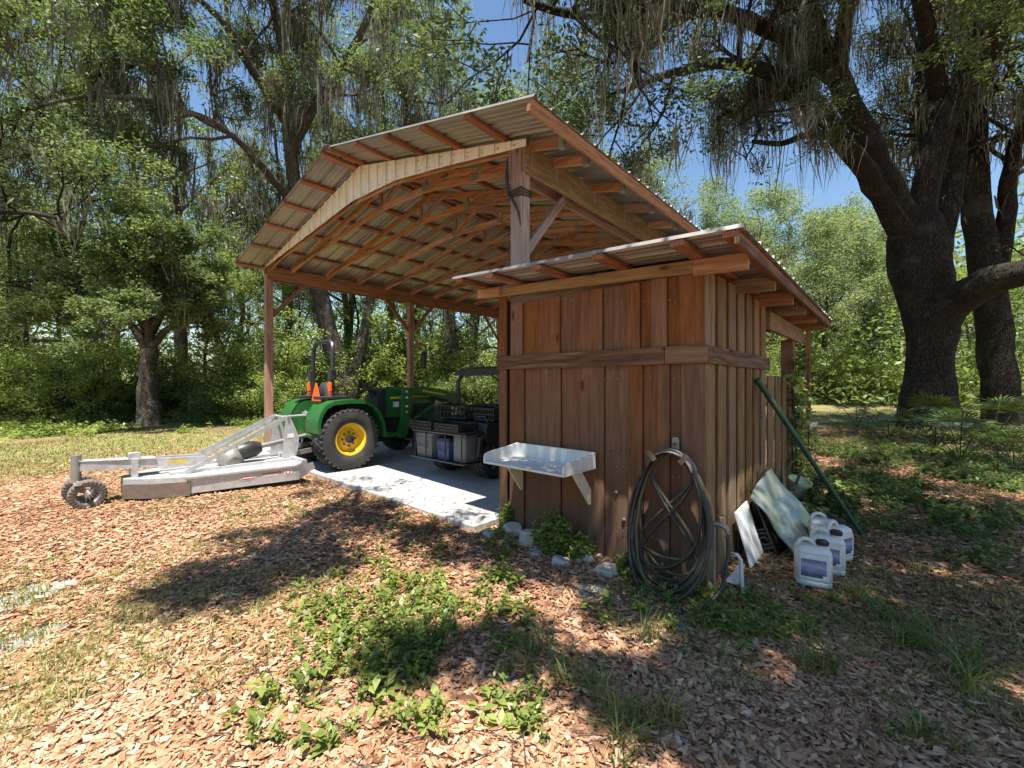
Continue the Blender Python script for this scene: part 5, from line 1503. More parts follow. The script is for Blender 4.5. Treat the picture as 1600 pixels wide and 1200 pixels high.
M2 = hose_path([(-1.10, .25, .935, .13, 2.83, False), (-1.16, .24, .93, .22, 2.86, True), (-1.14, .265, .94, .04, 2.76, False), (-1.08, .25, .93, .03, 2.70, False)], 2)
MB().tube(M2, .0115, 7).build('hose_coil', M['hoseol'], hose, auto=60)
tail = [(-1.05, 2.70, .02), (-1.2, 2.58, .016), (-1.36, 2.62, .016), (-1.30, 2.52, .016), (-1.1, 2.48, .016), (-.95, 2.58, .016), (-.86, 2.72, .03), (-.80, 2.88, .12), (-.79, 2.97, .28), (-.80, 3.01, .40)]
def smooth(P, sub=5):
    P = [V(p) for p in P]; out = []
    for i in range(len(P) - 1):
        p0, p1, p2, p3 = P[max(i-1, 0)], P[i], P[i+1], P[min(i+2, len(P)-1)]
        for k in range(sub):
            t_ = k / sub
            out.append(.5 * ((2*p1) + (p2-p0)*t_ + (2*p0-5*p1+4*p2-p3)*t_*t_ + (3*p1-p0-3*p2+p3)*t_**3))
    return out + [P[-1]]
MB().tube(smooth(tail), .0115, 7).build('hose_tail', M['hose'], hose, auto=60)
# standpipe with tap at the corner
sp = thing('standpipe', (-.875, 3.02, 0), 'old outdoor water tap on a pale standpipe at the shed corner', 'tap')
MB().cyl((-.875, 2.985, 0), (-.875, 2.985, .47), .010, n=8).build('riser_pipe', M['galvdark'], sp, auto=40)
MB().tube([(-.89, 2.985, .48), (-.84, 2.985, .485), (-.80, 2.99, .47), (-.795, 2.995, .43)], [.018, .02, .02, .015], 8).build('tap_body', M['galvdark'], sp, auto=40)
MB().lathe([(.004, 0), (.004, .04), (.028, .042), (.028, .052), (.01, .056)], (-.835, 2.985, .495), n=10).build('tap_handle', M['steel'], sp, auto=40)
spr = []
for k in range(60):
    t_ = k / 59; a_ = k * 1.05
    spr.append(V((-.795 + .03*t_, 2.995 + .03 * t_, .42 - .20 * t_)) + V((.018*math.cos(a_), .018*math.sin(a_), 0)))
MB().tube(spr, .0045, 5).build('hose_spring', M['rusty'], sp, auto=60)
pe = MB().tube([(-.80, 3.08, .27), (-.765, 3.10, .27), (-.745, 3.105, .24), (-.74, 3.11, .10), (-.735, 3.12, 0)], .013, 8).build('pvc_elbow', M['pvc'], None, auto=40)
tag(pe, 'short white pvc pipe with elbow sticking up beside the tap', 'pipe')
p0, p1 = on_z(1143, 912, .03), on_z(1160, 885, .05)
sc = MB(); d = (p1 - p0); x = V((-d.y, d.x, 0)).normalized()
sc.loft([[p0 + x*.045, p0 - x*.045, p0 - x*.045 + V((0,0,.006)), p0 + x*.045 + V((0,0,.006))], [p0 + d*.45 + x*.022, p0 + d*.45 - x*.022, p0 + d*.45 - x*.022 + V((0,0,.02)), p0 + d*.45 + x*.022 + V((0,0,.02))], [p1 + x*.018, p1 - x*.018, p1 - x*.018 + V((0,0,.02)), p1 + x*.018 + V((0,0,.02))]])
tag(sc.build('plastic_scrap', M['white'], None), 'flared white plastic scrap on the leaves near the tap', 'scrap')

# ------------------------------------------------------------------ sheets leaning on the side wall
def lean_sheet(name, pts, th, mat, label):
    P = [V(p) for p in pts]; n = (P[1] - P[0]).cross(P[2] - P[0]).normalized()
    o = MB().prism(P, n * th).build(name, mat, None)
    return tag(o, label, 'panel', 'panels leaning on the shed side')
lean_sheet('white_panel', [(-.80, 3.60, .01), (-.80, 4.0, .01), (-.915, 3.98, .42), (-.915, 3.62, .40)], .012, M['white'], 'small white panel leaning upright on the shed side wall')
lean_sheet('dark_panel', [(-.70, 4.02, .0), (-.62, 4.72, .02), (-.885, 4.62, .62), (-.905, 4.04, .50)], .018, M['black'], 'black panel leaning on the shed behind the shiny sheet')
# foil-faced sheet, buckled
A = np.array([(-.555, 4.00, .0), (-.42, 4.62, .03), (-.85, 4.45, .63), (-.868, 3.90, .47)])
fs = MB(); n = 10; vs = []
rg = np.random.default_rng(3)
for th in (0, .012):
    for i in range(n + 1):
        for j in range(n + 1):
            s_, t_ = i / n, j / n
            p = A[0]*(1-s_)*(1-t_) + A[1]*s_*(1-t_) + A[2]*s_*t_ + A[3]*(1-s_)*t_
            k = .02 * math.sin(6*s_ + 2*t_) + .012 * math.sin(11*t_ - 4*s_) + .05 * (1-t_)**3 * s_
            vs.append(p + np.array([.8*k + th, -.1*k, .55*k]))
fc = []
q = (n+1)**2
for i in range(n):
    for j in range(n):
        a0 = i*(n+1) + j
        fc += [(a0, a0+1, a0+n+2, a0+n+1), (q+a0, q+a0+n+1, q+a0+n+2, q+a0+1)]
for i in range(n):
    for (x0, x1) in ((i, i+1), (n*(n+1)+i+1, n*(n+1)+i), ((i+1)*(n+1), i*(n+1)), (i*(n+1)+n, (i+1)*(n+1)+n)):
        fc.append((x0, q + x0, q + x1, x1))
fs.add(vs, fc)
tag(fs.build('foil_sheet', M['mirror'], None, auto=50), 'buckled shiny foil-faced sheet leaning on the shed side', 'panel', 'panels leaning on the shed side')
rl = []
for k in range(40):
    a_ = k * .42; r_ = .015 + .0022 * k
    rl.append(V((-.79 + r_*math.cos(a_), 4.05 + r_*.4*math.cos(a_), .10 + r_*math.sin(a_))))
tag(MB().tube(rl, .008, 6).build('rolled_strip', M['greyplastic'], None, auto=60), 'small coil of grey edging strip under the leaning sheet', 'coil')

# ------------------------------------------------------------------ jugs
def make_jug(loc, rz_, label, first=None):
    if first is not None:
        o = copy_tree(first, Matrix.Translation(V(loc)) @ Matrix.Rotation(rz_, 4, 'Z') @ Matrix.Scale(.89, 4))
        tag(o, label); return o
    r = thing('plastic_jug', (0, 0, 0), label, 'jug', 'white plastic jugs by the shed')
    def ring(w, d, z, rc=.04):
        pts = []
        for (cx, cy, st) in ((w-rc, d-rc, 0), (-w+rc, d-rc, 90), (-w+rc, -d+rc, 180), (w-rc, -d+rc, 270)):
            for k in range(5):
                a_ = math.radians(st + 90*k/4); pts.append(V((cx + rc*math.cos(a_), cy + rc*math.sin(a_), z)))
        return pts
    MB().loft([ring(.105, .075, 0), ring(.118, .088, .012), ring(.12, .09, .04), ring(.115, .086, .048), ring(.12, .09, .056), ring(.12, .09, .245), ring(.116, .086, .252), ring(.119, .089, .26), ring(.112, .082, .285), ring(.085, .06, .305, .03), ring(.06, .035, .31, .02)]).build('jug_body', M['pvc'], r, auto=50)
    nk = MB().lathe([(.036, .0), (.034, .03)], (.062, 0, .293), n=16).build('neck', M['pvc'], r, auto=40)
    cp = MB(); cp.lathe([(.039, 0), (.041, .004), (.041, .03), (.036, .036), (.01, .037)], (.062, 0, .318), n=20)
    for k in range(20):
        a_ = 2*math.pi*k/20; cp.box((.062 + .041*math.cos(a_), .041*math.sin(a_), .333), (.005, .005, .026), Matrix.Rotation(a_, 3, 'Z'))
    cp.build('cap', M['black'], r)
    MB().tube(smooth([(.02, 0, .295), (.005, 0, .325), (-.03, 0, .348), (-.075, 0, .342), (-.102, 0, .30), (-.105, 0, .255)], 4), [.016]*21, 8).build('handle', M['pvc'], r, auto=50)
    lab = MB().box((0, -.0905, .15), (.19, .002, .17)).build('paper_label', M['white'], r)
    MB().box((-.006, -.0925, .152), (.165, .0015, .135)).build('label_print', M['labelprint'], lab)
    MB().box((.07, -.094, .088), (.034, .001, .03)).build('label_print', M['white'], lab)
    W = Matrix.Translation(V(loc)) @ Matrix.Rotation(rz_, 4, 'Z') @ Matrix.Scale(.89, 4)
    r.matrix_basis = W; WM[r] = W
    return r
def label_print():
    m, nt, b_, out = new_mat('jug_label_print')
    tc = N(nt, 'ShaderNodeTexCoord')
    n1 = noise(nt, tc.outputs['Object'], 14, 4, .6)
    sx = nt.nodes.new('ShaderNodeSeparateXYZ'); L(nt, tc.outputs['Object'], sx.inputs[0])
    f_ = math_n(nt, 'ADD', maprange(nt, sx.outputs['Z'], -.07, .07), math_n(nt, 'MULTIPLY', math_n(nt, 'SUBTRACT', n1, .5), .7))
    L(nt, ramp(nt, f_, [(.15, (.07, .08, .14)), (.45, (.22, .24, .38)), (.6, (.45, .38, .55)), (.85, (.16, .20, .30))]), b_.inputs['Base Color'])
    b_.inputs['Roughness'].default_value = .35
    return m
M['labelprint'] = label_print()
fr = HEAD - math.radians(38)
j0 = make_jug(on_z(1268, 916) + V((0, .06, 0)), math.radians(14), 'frontmost white plastic jug with dark cap and printed label')
make_jug(on_z(1296, 897) + V((-.02, .06, 0)), math.radians(10), 'white plastic jug directly behind the frontmost one', j0)
make_jug(on_z(1312, 880) + V((-.03, .07, 0)), math.radians(65), 'rightmost white plastic jug of the cluster', j0)
make_jug(on_z(1290, 868) + V((-.02, .12, 0)), math.radians(20), 'rearmost white plastic jug of the cluster, nearest the foil sheet', j0)

# ------------------------------------------------------------------ green pole, pots and clutter
p0 = on_z(1349, 841, .0); p1 = V((-.905, 4.40, 1.43))
gp = thing('leaning_pole', p0, 'dark green metal pole leaning against the shed side', 'pole')
MB().cyl(p0 + V((0, 0, .01)), p1, .019, .026, 12).build('pole_shaft', M['greenpole'], gp, auto=40)
dd_ = (p1 - p0).normalized()
MB().lathe([(.027, 0), (.029, .01), (.029, .03), (.012, .038)], p1, dd_, 12).build('end_cap', M['greenpole'], gp, auto=40)
pt_ = thing('flower_pot', (-.80, 5.6, 0), 'pale green flower pot in the clutter beside the shed', 'pot')
MB().lathe([(.07, 0), (.10, .17), (.115, .17), (.118, .205), (.105, .205), (.09, .17), (.05, .16)], (-.80, 5.6, .16), (.3, -.2, 1), 18).build('pot_body', M['potgreen'], pt_, auto=40)
MB().lathe([(.10, 0), (.13, .14), (.14, .15), (.12, .15), (.09, .1)], (-.80, 5.6, .005), (0, 0, 1), 16).build('lower_pot', M['black'], pt_, auto=40)
rg = np.random.default_rng(9)
cl = []
for i in range(9):
    row = []
    for j in range(9):
        x, y = -.62 + .30 * (i/8 - .5) * 1.3, 5.05 + .42 * (j/8 - .5)
        r2 = ((i/8 - .5)**2 + (j/8 - .5)**2) * 4
        row.append(V((x, y, max(.012, .17 * max(0, 1 - r2) + rg.normal(0, .022)))))
    cl.append(row)
cm = MB(); cm.loft(cl, False, False, closed=False)
tag(cm.build('crumpled_cloth', M['cloth'], None, auto=60), 'crumpled dark red cloth on the ground beside the shed', 'cloth')
for (a0, a1, r_, lb) in (((-.86, 4.9, .06), (-.74, 5.5, .42), .014, 'pale stick propped in the clutter by the shed'), ((-.80, 4.75, .05), (-.90, 5.35, .36), .010, 'thin bent stick lying in the clutter by the shed')):
    mid = (V(a0) + V(a1)) / 2 + V((.03, .02, .04))
    tag(MB().tube(smooth([a0, mid, a1]), r_, 6).build('stick', M['bark_grey'], None, auto=60), lb, 'stick')
# broken concrete along the wall foot
rk_ = random.Random(12)
def stone(px, py, w, h, label, zb=-.02, rz_=0, mat=None, flat=.5):
    p = on_z(px, py); n = 9
    rings = []
    prof = [(1.0, 0), (1.03, .4), (.96, .8), (.8, 1.0)]
    ang = [2*math.pi*k/n + rk_.uniform(-.18, .18) for k in range(n)]; rad = [rk_.uniform(.75, 1.15) for _ in range(n)]
    tx, ty = rk_.uniform(-.2, .2), rk_.uniform(-.3, .1)
    for s_, z in prof:
        rings.append([V((p.x + w*.5*s_*rad[k]*math.cos(ang[k]), p.y + w*flat*s_*rad[k]*math.sin(ang[k]), zb + h*z + (tx*math.cos(ang[k]) + ty*math.sin(ang[k]))*w*.5*z)) for k in range(n)])
    tag(MB().loft(rings).build('concrete_chunk', mat or M['stone'], None), label, 'stone', 'broken concrete by the shed wall')
stone(763, 838, .15, .07, 'small pale concrete chunk at the corner of the slab')
stone(803, 836, .22, .11, 'rounded pale concrete chunk by the left foot of the shed wall')
stone(829, 850, .26, .14, 'largest tilted pale concrete chunk below the wall shelf')
stone(878, 884, .17, .08, 'grey concrete chunk half sunk in weeds below the shelf')
stone(908, 876, .20, .09, 'greenish concrete chunk against the wall right of the shelf')
stone(948, 898, .20, .08, 'flat grey concrete chunk left of the hose')
stone(838, 866, .15, .05, 'low pale concrete slab piece in front of the tilted chunk')
# ------------------------------------------------------------------ leaf litter, grass and weeds
rng = np.random.default_rng(101)
def in_frame_points(n, dmin, dmax, power, lo=-1.32, hi=1.30):
    """ground points, denser towards the viewpoint"""
    d = dmin * (dmax / dmin) ** (rng.random(n) ** power)
    a = rng.uniform(lo, hi, n)
    x = a * d
    return np.stack([_c * x - _s * d, _s * x + _c * d], 1), d
def outside_built(p, pad=.0):
    u, v = p[:, 0], p[:, 1]
    slab_ = (u > -9.85) & (u < -2.9) & (v > 2.74) & (v < 17.9)
    shed_ = (u > -2.95) & (u < -.93 + pad) & (v > 2.99 - pad) & (v < 6.6)
    return ~(slab_ | shed_)
def sand_weight(p):
    w = np.ones(len(p))
    for (c, ru, rv) in SAND:
        q = np.hypot((p[:, 0] - c.x) / ru, (p[:, 1] - c.y) / rv)
        w = np.minimum(w, np.clip((q - .55) / .6, .04, 1))
    return w
def patch_noise(p, k, s):
    return (np.sin(p[:, 0] * 1.7 * k + s) * np.cos(p[:, 1] * 1.9 * k - s) + np.sin(p[:, 0] * .8 * k - 2 * s + p[:, 1] * 1.1 * k) + .6 * np.sin(p[:, 0] * 3.7 * k + p[:, 1] * 4.1 * k + s)) / 2.6
def litter(name, n, dmin, dmax, power, size, detail, field=None):
    p, d = in_frame_points(n, dmin, dmax, power)
    if field is not None: p = field; d = np.hypot(p[:, 0], p[:, 1])
    keep = outside_built(p) & (rng.random(n) < sand_weight(p))
    far = np.clip((-p[:, 0] - 7.5) / 4, 0, 1)                     # thins out into the lawn at the left
    keep &= rng.random(n) > far * .93
    keep &= rng.random(n) > np.clip((p[:, 1] - 13) / 6, 0, .95)
    p = p[keep]; d = d[keep]; n = len(p)
    yaw = rng.uniform(0, 2*np.pi, n); tilt = rng.normal(0, .17, n); roll = rng.normal(0, .24, n)
    Ls = size * rng.gamma(9, 1/9, n).clip(.35, 1.9) * np.clip(1 + (d - 6) * .05, 1, 2.2); W = Ls * rng.uniform(.26, .44, n)
    dx = np.stack([np.cos(yaw)*np.cos(tilt), np.sin(yaw)*np.cos(tilt), np.sin(tilt)], 1)
    sx = np.stack([-np.sin(yaw)*np.cos(roll), np.cos(yaw)*np.cos(roll), np.sin(roll)], 1)
    nx = np.cross(dx, sx)
    z = ground_z(p[:, 0], p[:, 1]) + .005 + rng.random(n) ** 2 * .024
    c = np.stack([p[:, 0], p[:, 1], z], 1)
    curl = rng.uniform(-.10, .22, n)[:, None] * Ls[:, None]
    cup = rng.uniform(0, .22, n)[:, None] * W[:, None]
    Lc = Ls[:, None]; Wc = W[:, None]
    if detail:
        a0 = c - dx*Lc*.5 + nx*curl; a5 = c + dx*Lc*.5 + nx*curl*.7
        k1 = rng.uniform(.12, .3, n)[:, None]; k2 = rng.uniform(.05, .3, n)[:, None]
        l1 = c - dx*Lc*k1 + sx*Wc*.5 + nx*cup; l2 = c + dx*Lc*k2 + sx*Wc*.48 + nx*cup
        r1 = c - dx*Lc*k1 - sx*Wc*.5 + nx*cup; r2 = c + dx*Lc*k2 - sx*Wc*.48 + nx*cup
        vs = np.stack([np.stack([a0, r1, r2, a5], 1), np.stack([a5, l2, l1, a0], 1)], 1).reshape(-1, 3); per = 2
    else:
        vs = np.stack([c - dx*Lc*.5 + nx*curl, c - sx*Wc*.5, c + dx*Lc*.5 + nx*curl*.6, c + sx*Wc*.5], 1).reshape(-1, 3); per = 1
    vs[:, 2] = np.maximum(vs[:, 2], .002 + ground_z(vs[:, 0], vs[:, 1]))
    rnd = np.clip(rng.normal(.5 + .12 * patch_noise(p, 1.3, 7), .19, n), 0, 1)
    return quads_mesh(name, vs, 4, M['litter'], None, {'rnd': np.repeat(rnd, per)})
tag(litter('leaf_litter', 140000, 1.15, 6.0, .9, .042, True), 'fallen tan oak leaves covering the near ground', kind='stuff')
tag(litter('leaf_litter', 190000, 5.2, 17, .8, .05, False), 'fallen tan oak leaves covering the ground farther off', kind='stuff')

fp = np.stack([rng.uniform(-14, 7, 130000), rng.uniform(-5, 11, 130000)], 1)      # the same litter goes on all round
edge = np.minimum(np.minimum(fp[:, 0] + 14, 7 - fp[:, 0]), np.minimum(fp[:, 1] + 5, 11 - fp[:, 1]))
fp = fp[(rng.random(len(fp)) < np.clip(edge / 2.5, 0, 1)) & outside_built(fp)]
tag(litter('leaf_litter', len(fp), 1, 2, 1, .055, False, fp), 'fallen tan oak leaves covering the ground all around', kind='stuff')
tag(litter('leaf_crumbs', 90000, 1.15, 4.6, .95, .017, False), 'small broken bits of dry leaf among the fallen leaves', kind='stuff')

def blades(name, p, hgt, wid, lean, per, spread, label, mat='blade', bias=0.0):
    """tufts of bent grass blades, two quads each"""
    n = len(p) * per
    c = np.repeat(p, per, axis=0) + rng.normal(0, spread, (n, 2))
    h = np.repeat(hgt * rng.uniform(.55, 1.3, len(p)), per) * rng.uniform(.5, 1.1, n)
    yaw = rng.uniform(0, 2*np.pi, n); ln = np.abs(rng.normal(lean, lean*.5, n)) * h
    d = np.stack([np.cos(yaw), np.sin(yaw)], 1); s = np.stack([-np.sin(yaw), np.cos(yaw)], 1)
    w = wid * rng.uniform(.6, 1.3, n)[:, None]
    z0 = ground_z(c[:, 0], c[:, 1])
    def P(t, wk):
        xy = c + d * (ln * t * t)[:, None]
        z = z0 + h * t * (1 - .25 * t)
        return np.concatenate([xy - s*w*wk, z[:, None]], 1), np.concatenate([xy + s*w*wk, z[:, None]], 1)
    a0, a1 = P(0, .5); b0, b1 = P(.55, .45); e0, e1 = P(1.0, .05)
    vs = np.stack([np.stack([a0, a1, b1, b0], 1), np.stack([b0, b1, e1, e0], 1)], 1).reshape(-1, 3)
    rnd = np.clip(np.repeat(rng.normal(.4 + bias, .16, len(p)), per) + rng.normal(0, .15, n), 0, 1)
    return tag(quads_mesh(name, vs, 4, M[mat], None, {'rnd': np.repeat(rnd, 2)}), label, kind='stuff')
# lawn beyond: left and right back
p, d = in_frame_points(50000, 6.5, 24, .9, -1.7, 1.6)
k = outside_built(p) & (((p[:, 0] < -7.8) & (rng.random(len(p)) < np.clip((-p[:, 0] - 7.5) / 4, .05, .9))) | ((p[:, 1] > 12) & (rng.random(len(p)) < .8)))
k &= patch_noise(p, .7, 2) > -.45
blades('lawn_grass', p[k], .07, .015, .6, 2, .035, 'short yellow-green grass of the lawn beyond the barn', bias=.12)
# sparse short grass coming through the leaves
p, d = in_frame_points(7000, 1.25, 8, .9)
p = np.concatenate([p, np.stack([rng.uniform(-12, 5, 1500), rng.uniform(-4, 8, 1500)], 1)])
k = outside_built(p, .05) & (patch_noise(p, 1.0, 1) > .12)
blades('sparse_grass', p[k], .08, .005, .6, 12, .04, 'sparse short grass growing through the fallen leaves', bias=.15)
# a few leaves blown onto the slab
q_ = np.stack([rng.uniform(-7.2, -3.0, 260), 2.74 + rng.gamma(1.2, .45, 260)], 1)
vs, rnd = leaf_quads(rng, np.concatenate([q_, np.full((260, 1), ZS + .012)], 1), .001, 1, .05, .1, 9.0, .36)
vs[:, 2] = ZS + .004 + np.abs(vs[:, 2] - ZS - .012) * .35
tag(quads_mesh('blown_leaves', vs, 4, M['litter'], None, {'rnd': rnd}), 'dry leaves blown onto the front of the slab', kind='stuff')
# twigs among the leaves
rt = np.random.default_rng(6); tw = MB()
pt2, _ = in_frame_points(420, 1.3, 7, .9)
for (x, y) in pt2[outside_built(pt2, .05)]:
    a_ = rt.uniform(0, 6.28); l_ = rt.uniform(.05, .28); z_ = float(ground_z(x, y)) + .03
    b_ = a_ + rt.normal(0, .4)
    tw.tube([(x, y, z_), (x + l_*.5*math.cos(a_), y + l_*.5*math.sin(a_), z_ + .008), (x + l_*.5*math.cos(a_) + l_*.5*math.cos(b_), y + l_*.5*math.sin(a_) + l_*.5*math.sin(b_), z_)], [.003, .0025, .0015], 4)
tag(tw.build('fallen_twigs', M['bark_grey'], None), 'thin dead twigs scattered among the fallen leaves', kind='stuff')
# named tufts of taller grass in the foreground
T = [(640, 1010), (700, 1000), (840, 1030), (870, 1060), (1000, 1000), (1260, 1030), (1290, 1060), (1250, 1000), (1380, 960), (1420, 980), (1450, 1010), (1490, 1030), (1350, 940), (1500, 1060), (960, 1120), (1000, 1180), (590, 1020), (1060, 1150), (1440, 1150), (930, 1090), (1530, 1075), (1400, 1000)]
pp = []
for (x, y) in T:
    q = on_z(x, y)
    for k in range(4): pp.append((q.x + rng.normal(0, .05), q.y + rng.normal(0, .05)))
blades('tall_grass', np.array(pp), .19, .006, .75, 16, .02, 'taller bent grass tufts in the foreground', bias=.0)

def weeds(name, p, hgt, leaf, per, label, mat='leaf_weed', bias=0.0):
    """broad-leaved low weeds: leaves in whorls up a short stem"""
    n = len(p) * per
    h = np.repeat(hgt * rng.uniform(.4, 1.3, len(p)), per)
    t = rng.random(n)
    yaw = rng.uniform(0, 2*np.pi, n)
    lean = np.repeat(rng.normal(0, .25, (len(p), 2)), per, axis=0)
    c = np.repeat(p, per, axis=0) + lean * (h * t)[:, None]
    z = ground_z(c[:, 0], c[:, 1]) + .012 + h * t
    Ls = (leaf * rng.uniform(.6, 1.3, n))[:, None]; el = rng.normal(.25, .35, n)
    d = np.stack([np.cos(yaw)*np.cos(el), np.sin(yaw)*np.cos(el), np.sin(el)], 1)
    s = np.stack([-np.sin(yaw), np.cos(yaw), rng.normal(0, .2, n)], 1)
    up = np.cross(d, s)
    b = np.stack([c[:, 0], c[:, 1], z], 1) + d * Ls * .1
    W = Ls * .5
    m = b + d * Ls * .5
    vs = np.stack([b, m - s*W*.5 + up*Ls*.06, b + d*Ls - up*Ls*.14, m + s*W*.5 + up*Ls*.06], 1).reshape(-1, 3)
    rnd = np.clip(np.repeat(rng.normal(.5 + bias, .16, len(p)), per) + rng.normal(0, .14, n), 0, 1)
    return tag(quads_mesh(name, vs, 4, M[mat], None, {'rnd': rnd}), label, kind='stuff')
def patch(cx, cy, rx, ry, n):
    """random ground points in an ellipse given by its pixel centre and size"""
    out = []
    for _ in range(n):
        a = rng.uniform(0, 2*np.pi); r = rng.random() ** .5
        q = on_z(cx + rx * r * math.cos(a), cy + ry * r * math.sin(a)); out.append((q.x, q.y))
    return np.array(out)
P = np.concatenate([patch(760, 1000, 300, 110, 420), patch(560, 1090, 260, 90, 120), patch(600, 950, 160, 70, 420), patch(720, 960, 130, 80, 330), patch(640, 1030, 130, 55, 170), patch(870, 895, 130, 34, 520), patch(780, 875, 100, 42, 380), patch(560, 1050, 90, 40, 50), patch(1040, 910, 80, 40, 240), patch(1180, 965, 100, 42, 280), patch(1270, 960, 60, 40, 60), patch(450, 1100, 140, 70, 60), patch(760, 1110, 120, 60, 60), patch(900, 1130, 120, 50, 70), patch(960, 1000, 90, 60, 60), patch(690, 820, 60, 20, 40), patch(1430, 1120, 60, 60, 25), patch(420, 830, 90, 50, 30), patch(640, 850, 120, 40, 70)])
P = P[outside_built(P, .03)]
P = P[(patch_noise(P, 2.2, 5) > -.12) & (rng.random(len(P)) < .85)]
P1, P2, P3 = P[::2], P[1::3], P[2::3]
P1 = P1[rng.random(len(P1)) < .8]
weeds('clover_weeds', P2[::2], .05, .02, 26, 'tiny-leaved creeping weeds in the foreground', 'leaf_weed', .08)
weeds('broad_weeds', P3[::3], .07, .06, 7, 'scattered broad-leaved seedlings in the foreground', 'leaf_weed', .15)
weeds('ground_weeds', P1, .10, .034, 13, 'low broad-leaved weeds in the foreground')
# undergrowth to the right of the shed
P = np.concatenate([patch(1440, 735, 190, 55, 1500), patch(1340, 700, 110, 30, 700), patch(1530, 780, 100, 60, 400), patch(1500, 690, 140, 25, 700), patch(1400, 800, 120, 50, 130), patch(1540, 880, 80, 60, 60)])
P = P[outside_built(P, .15)]
P = P[(patch_noise(P, 1.1, 3) > -.15)]
weeds('shade_undergrowth', P, .13, .06, 13, 'low dark undergrowth beneath the oaks on the right', 'leaf_oak')
P = np.concatenate([patch(130, 676, 190, 9, 420), patch(330, 664, 90, 6, 160), patch(20, 690, 80, 16, 120)])
P = P[patch_noise(P, .6, 4) > .0]
weeds('edge_weeds', P, .2, .09, 14, 'low bright weeds along the foot of the wood on the left', 'leaf_shrub', .1)

# ------------------------------------------------------------------ weed bushes at the shed wall, vine, palmettos
def weed_bush(px, py, h, r, label, n=46, leaf=.035, mat='leaf_weed', seed=1):
    rg_ = np.random.default_rng(seed)
    q = on_z(px, py) if not isinstance(px, Vector) else px
    root = thing('weed_bush', q, label, 'weed', 'weeds growing at the shed')
    st = MB(); cs = []
    for k in range(n):
        a = rg_.uniform(0, 6.28); rr = r * rg_.random() ** .6; hh = h * rg_.uniform(.5, 1.1) * (1 - .4 * rr / r)
        p0 = q + V((rr*.4*math.cos(a), rr*.4*math.sin(a)*.6, 0)); p1 = q + V((rr*math.cos(a), rr*math.sin(a)*.6, hh))
        st.tube([p0, (p0 + p1)/2 + V((0, 0, .02)), p1], [.003, .0025, .0015], 4)
        for t_ in np.linspace(.25, 1, 6): cs.append(tuple(p0 + (p1 - p0) * float(t_)))
    st.build('stems', M['leaf_weed'], root)
    vs, rnd = leaf_quads(rg_, cs, .045, 9, leaf, 1.0, .6, .5)
    quads_mesh('foliage', vs, 4, M[mat], root, {'rnd': np.clip(rnd, 0, 1)}, tuple(q))
weed_bush(862, 868, .38, .20, 'feathery green weed bush growing below the wall shelf', seed=1)
weed_bush(905, 876, .22, .16, 'low leafy weed against the wall right of the shelf', 30, .04, seed=2)
weed_bush(794, 826, .26, .10, 'small dark weed at the left corner of the shed', 26, .035, seed=3)
weed_bush(V((-.62, 4.78, 0)), 0, .30, .26, 'broad-leaved weed growing in the clutter beside the shed', 40, .075, 'leaf_oak', seed=4)
weed_bush(V((-.50, 5.45, 0)), 0, .34, .26, 'leafy weed behind the red cloth beside the shed', 40, .07, 'leaf_oak', seed=6)

vn = thing('climbing_vine', (-.88, 6.5, 0), 'green vine climbing the far post of the shed', 'vine')
rg = np.random.default_rng(5); cs = []; st = MB()
for k in range(9):
    P = [V((-.88 + rg.normal(0, .04), 6.5 + rg.normal(0, .16), 0))]
    for j in range(8): P.append(P[-1] + V((rg.normal(0, .03), rg.normal(0, .05), .24)))
    P = [V((min(max(p.x, -.90), -.80), p.y, p.z)) for p in P][:rg.integers(5, 9)]
    st.tube(P, .005, 4); cs += [tuple(p) for p in P]
st.build('stems', M['bark'], vn)
vs, rnd = leaf_quads(rg, cs, .13, 13, .085, 1.2, .5, .6)
quads_mesh('foliage', vs, 4, M['leaf_oak'], vn, {'rnd': rnd}, (-.88, 6.5, 0))
vs, rnd = leaf_quads(rg, [tuple(on_u(1243, 592, -.80)), tuple(on_u(1246, 600, -.78))], .09, 14, .11, 1, .6, .6)
quads_mesh('leaf_spray', vs, 4, M['leaf_shrub'], vn, {'rnd': np.clip(rnd + .3, 0, 1)}, (-.88, 6.5, 0))

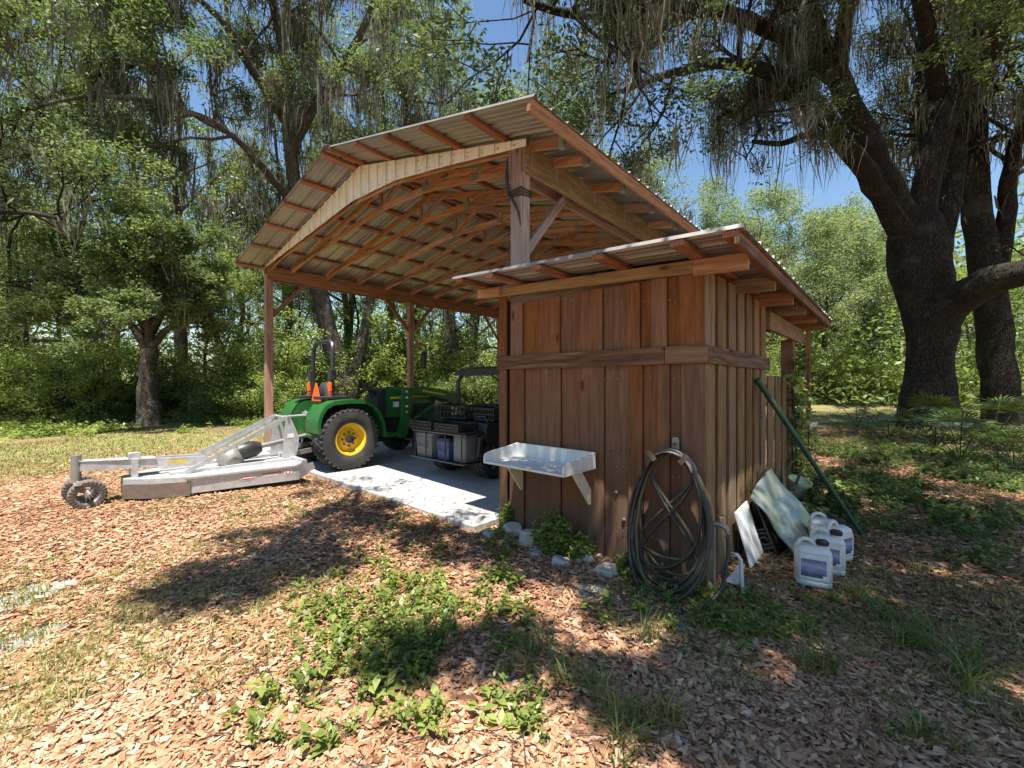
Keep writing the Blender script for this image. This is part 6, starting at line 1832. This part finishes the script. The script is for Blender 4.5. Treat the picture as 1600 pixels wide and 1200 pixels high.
def palmetto(q, h, nfr, label, seed):
    rg_ = np.random.default_rng(seed)
    root = thing('saw_palmetto', q, label, 'palmetto', 'palmettos under the oaks')
    for k in range(nfr):
        a = 2*math.pi*k/nfr + rg_.uniform(-.3, .3); el = rg_.uniform(.5, 1.25)
        ln = h * rg_.uniform(.7, 1.1)
        d = V((math.cos(a)*math.cos(el), math.sin(a)*math.cos(el), math.sin(el)))
        tip = V(q) + d * ln
        s = d.cross(V((0, 0, 1))).normalized(); w = s.cross(d)
        d2 = (d * .75 + V((math.cos(a), math.sin(a), -.1)) * .5).normalized(); s2 = d2.cross(V((0, 0, 1))).normalized(); 
        stalk = MB().tube([V(q), V(q) + d*ln*.5 + V((0, 0, .03)), tip], [.009, .007, .006], 4)
        fr_ = stalk.build('frond', M['leaf_palm'], root)
        vs = []; nb = 17; R_f = h * rg_.uniform(.5, .68)
        for j in range(nb):
            t_ = -1.75 + 3.5 * j / (nb - 1)
            bd = (d2 * math.cos(t_) + s2 * math.sin(t_)).normalized(); up_ = s2.cross(d2)
            bl = R_f * (1 - .12 * abs(t_)) * rg_.uniform(.85, 1.05)
            sd_ = bd.cross(up_).normalized() * (.022 * h)
            m_ = tip + bd * bl * .55 + up_ * .02; e_ = tip + bd * bl - V((0, 0, .05 * h))
            vs += [tip, m_ - sd_, e_, m_ + sd_]
        quads_mesh('fan', np.array([tuple(x) for x in vs]), 4, M['leaf_palm'], fr_, {'rnd': np.clip(rg_.normal(.5, .15, nb), 0, 1)}, tuple(tip))
for i, (px, py, h, nf, lb) in enumerate([(1462, 700, 1.0, 9, 'saw palmetto with wide fans at the foot of the massive oak'), (1545, 700, 1.05, 9, 'saw palmetto at the far right below the low limb'), (1388, 684, .8, 8, 'saw palmetto left of the massive oak trunk'), (1340, 668, .85, 8, 'saw palmetto nearest the lawn behind the shed'), (1500, 722, .8, 7, 'saw palmetto in front of the gap between the two oaks'), (1585, 735, .8, 7, 'saw palmetto cut by the right edge of the picture')]):
    palmetto(on_z(px, py), h, nf, lb, 60 + i)
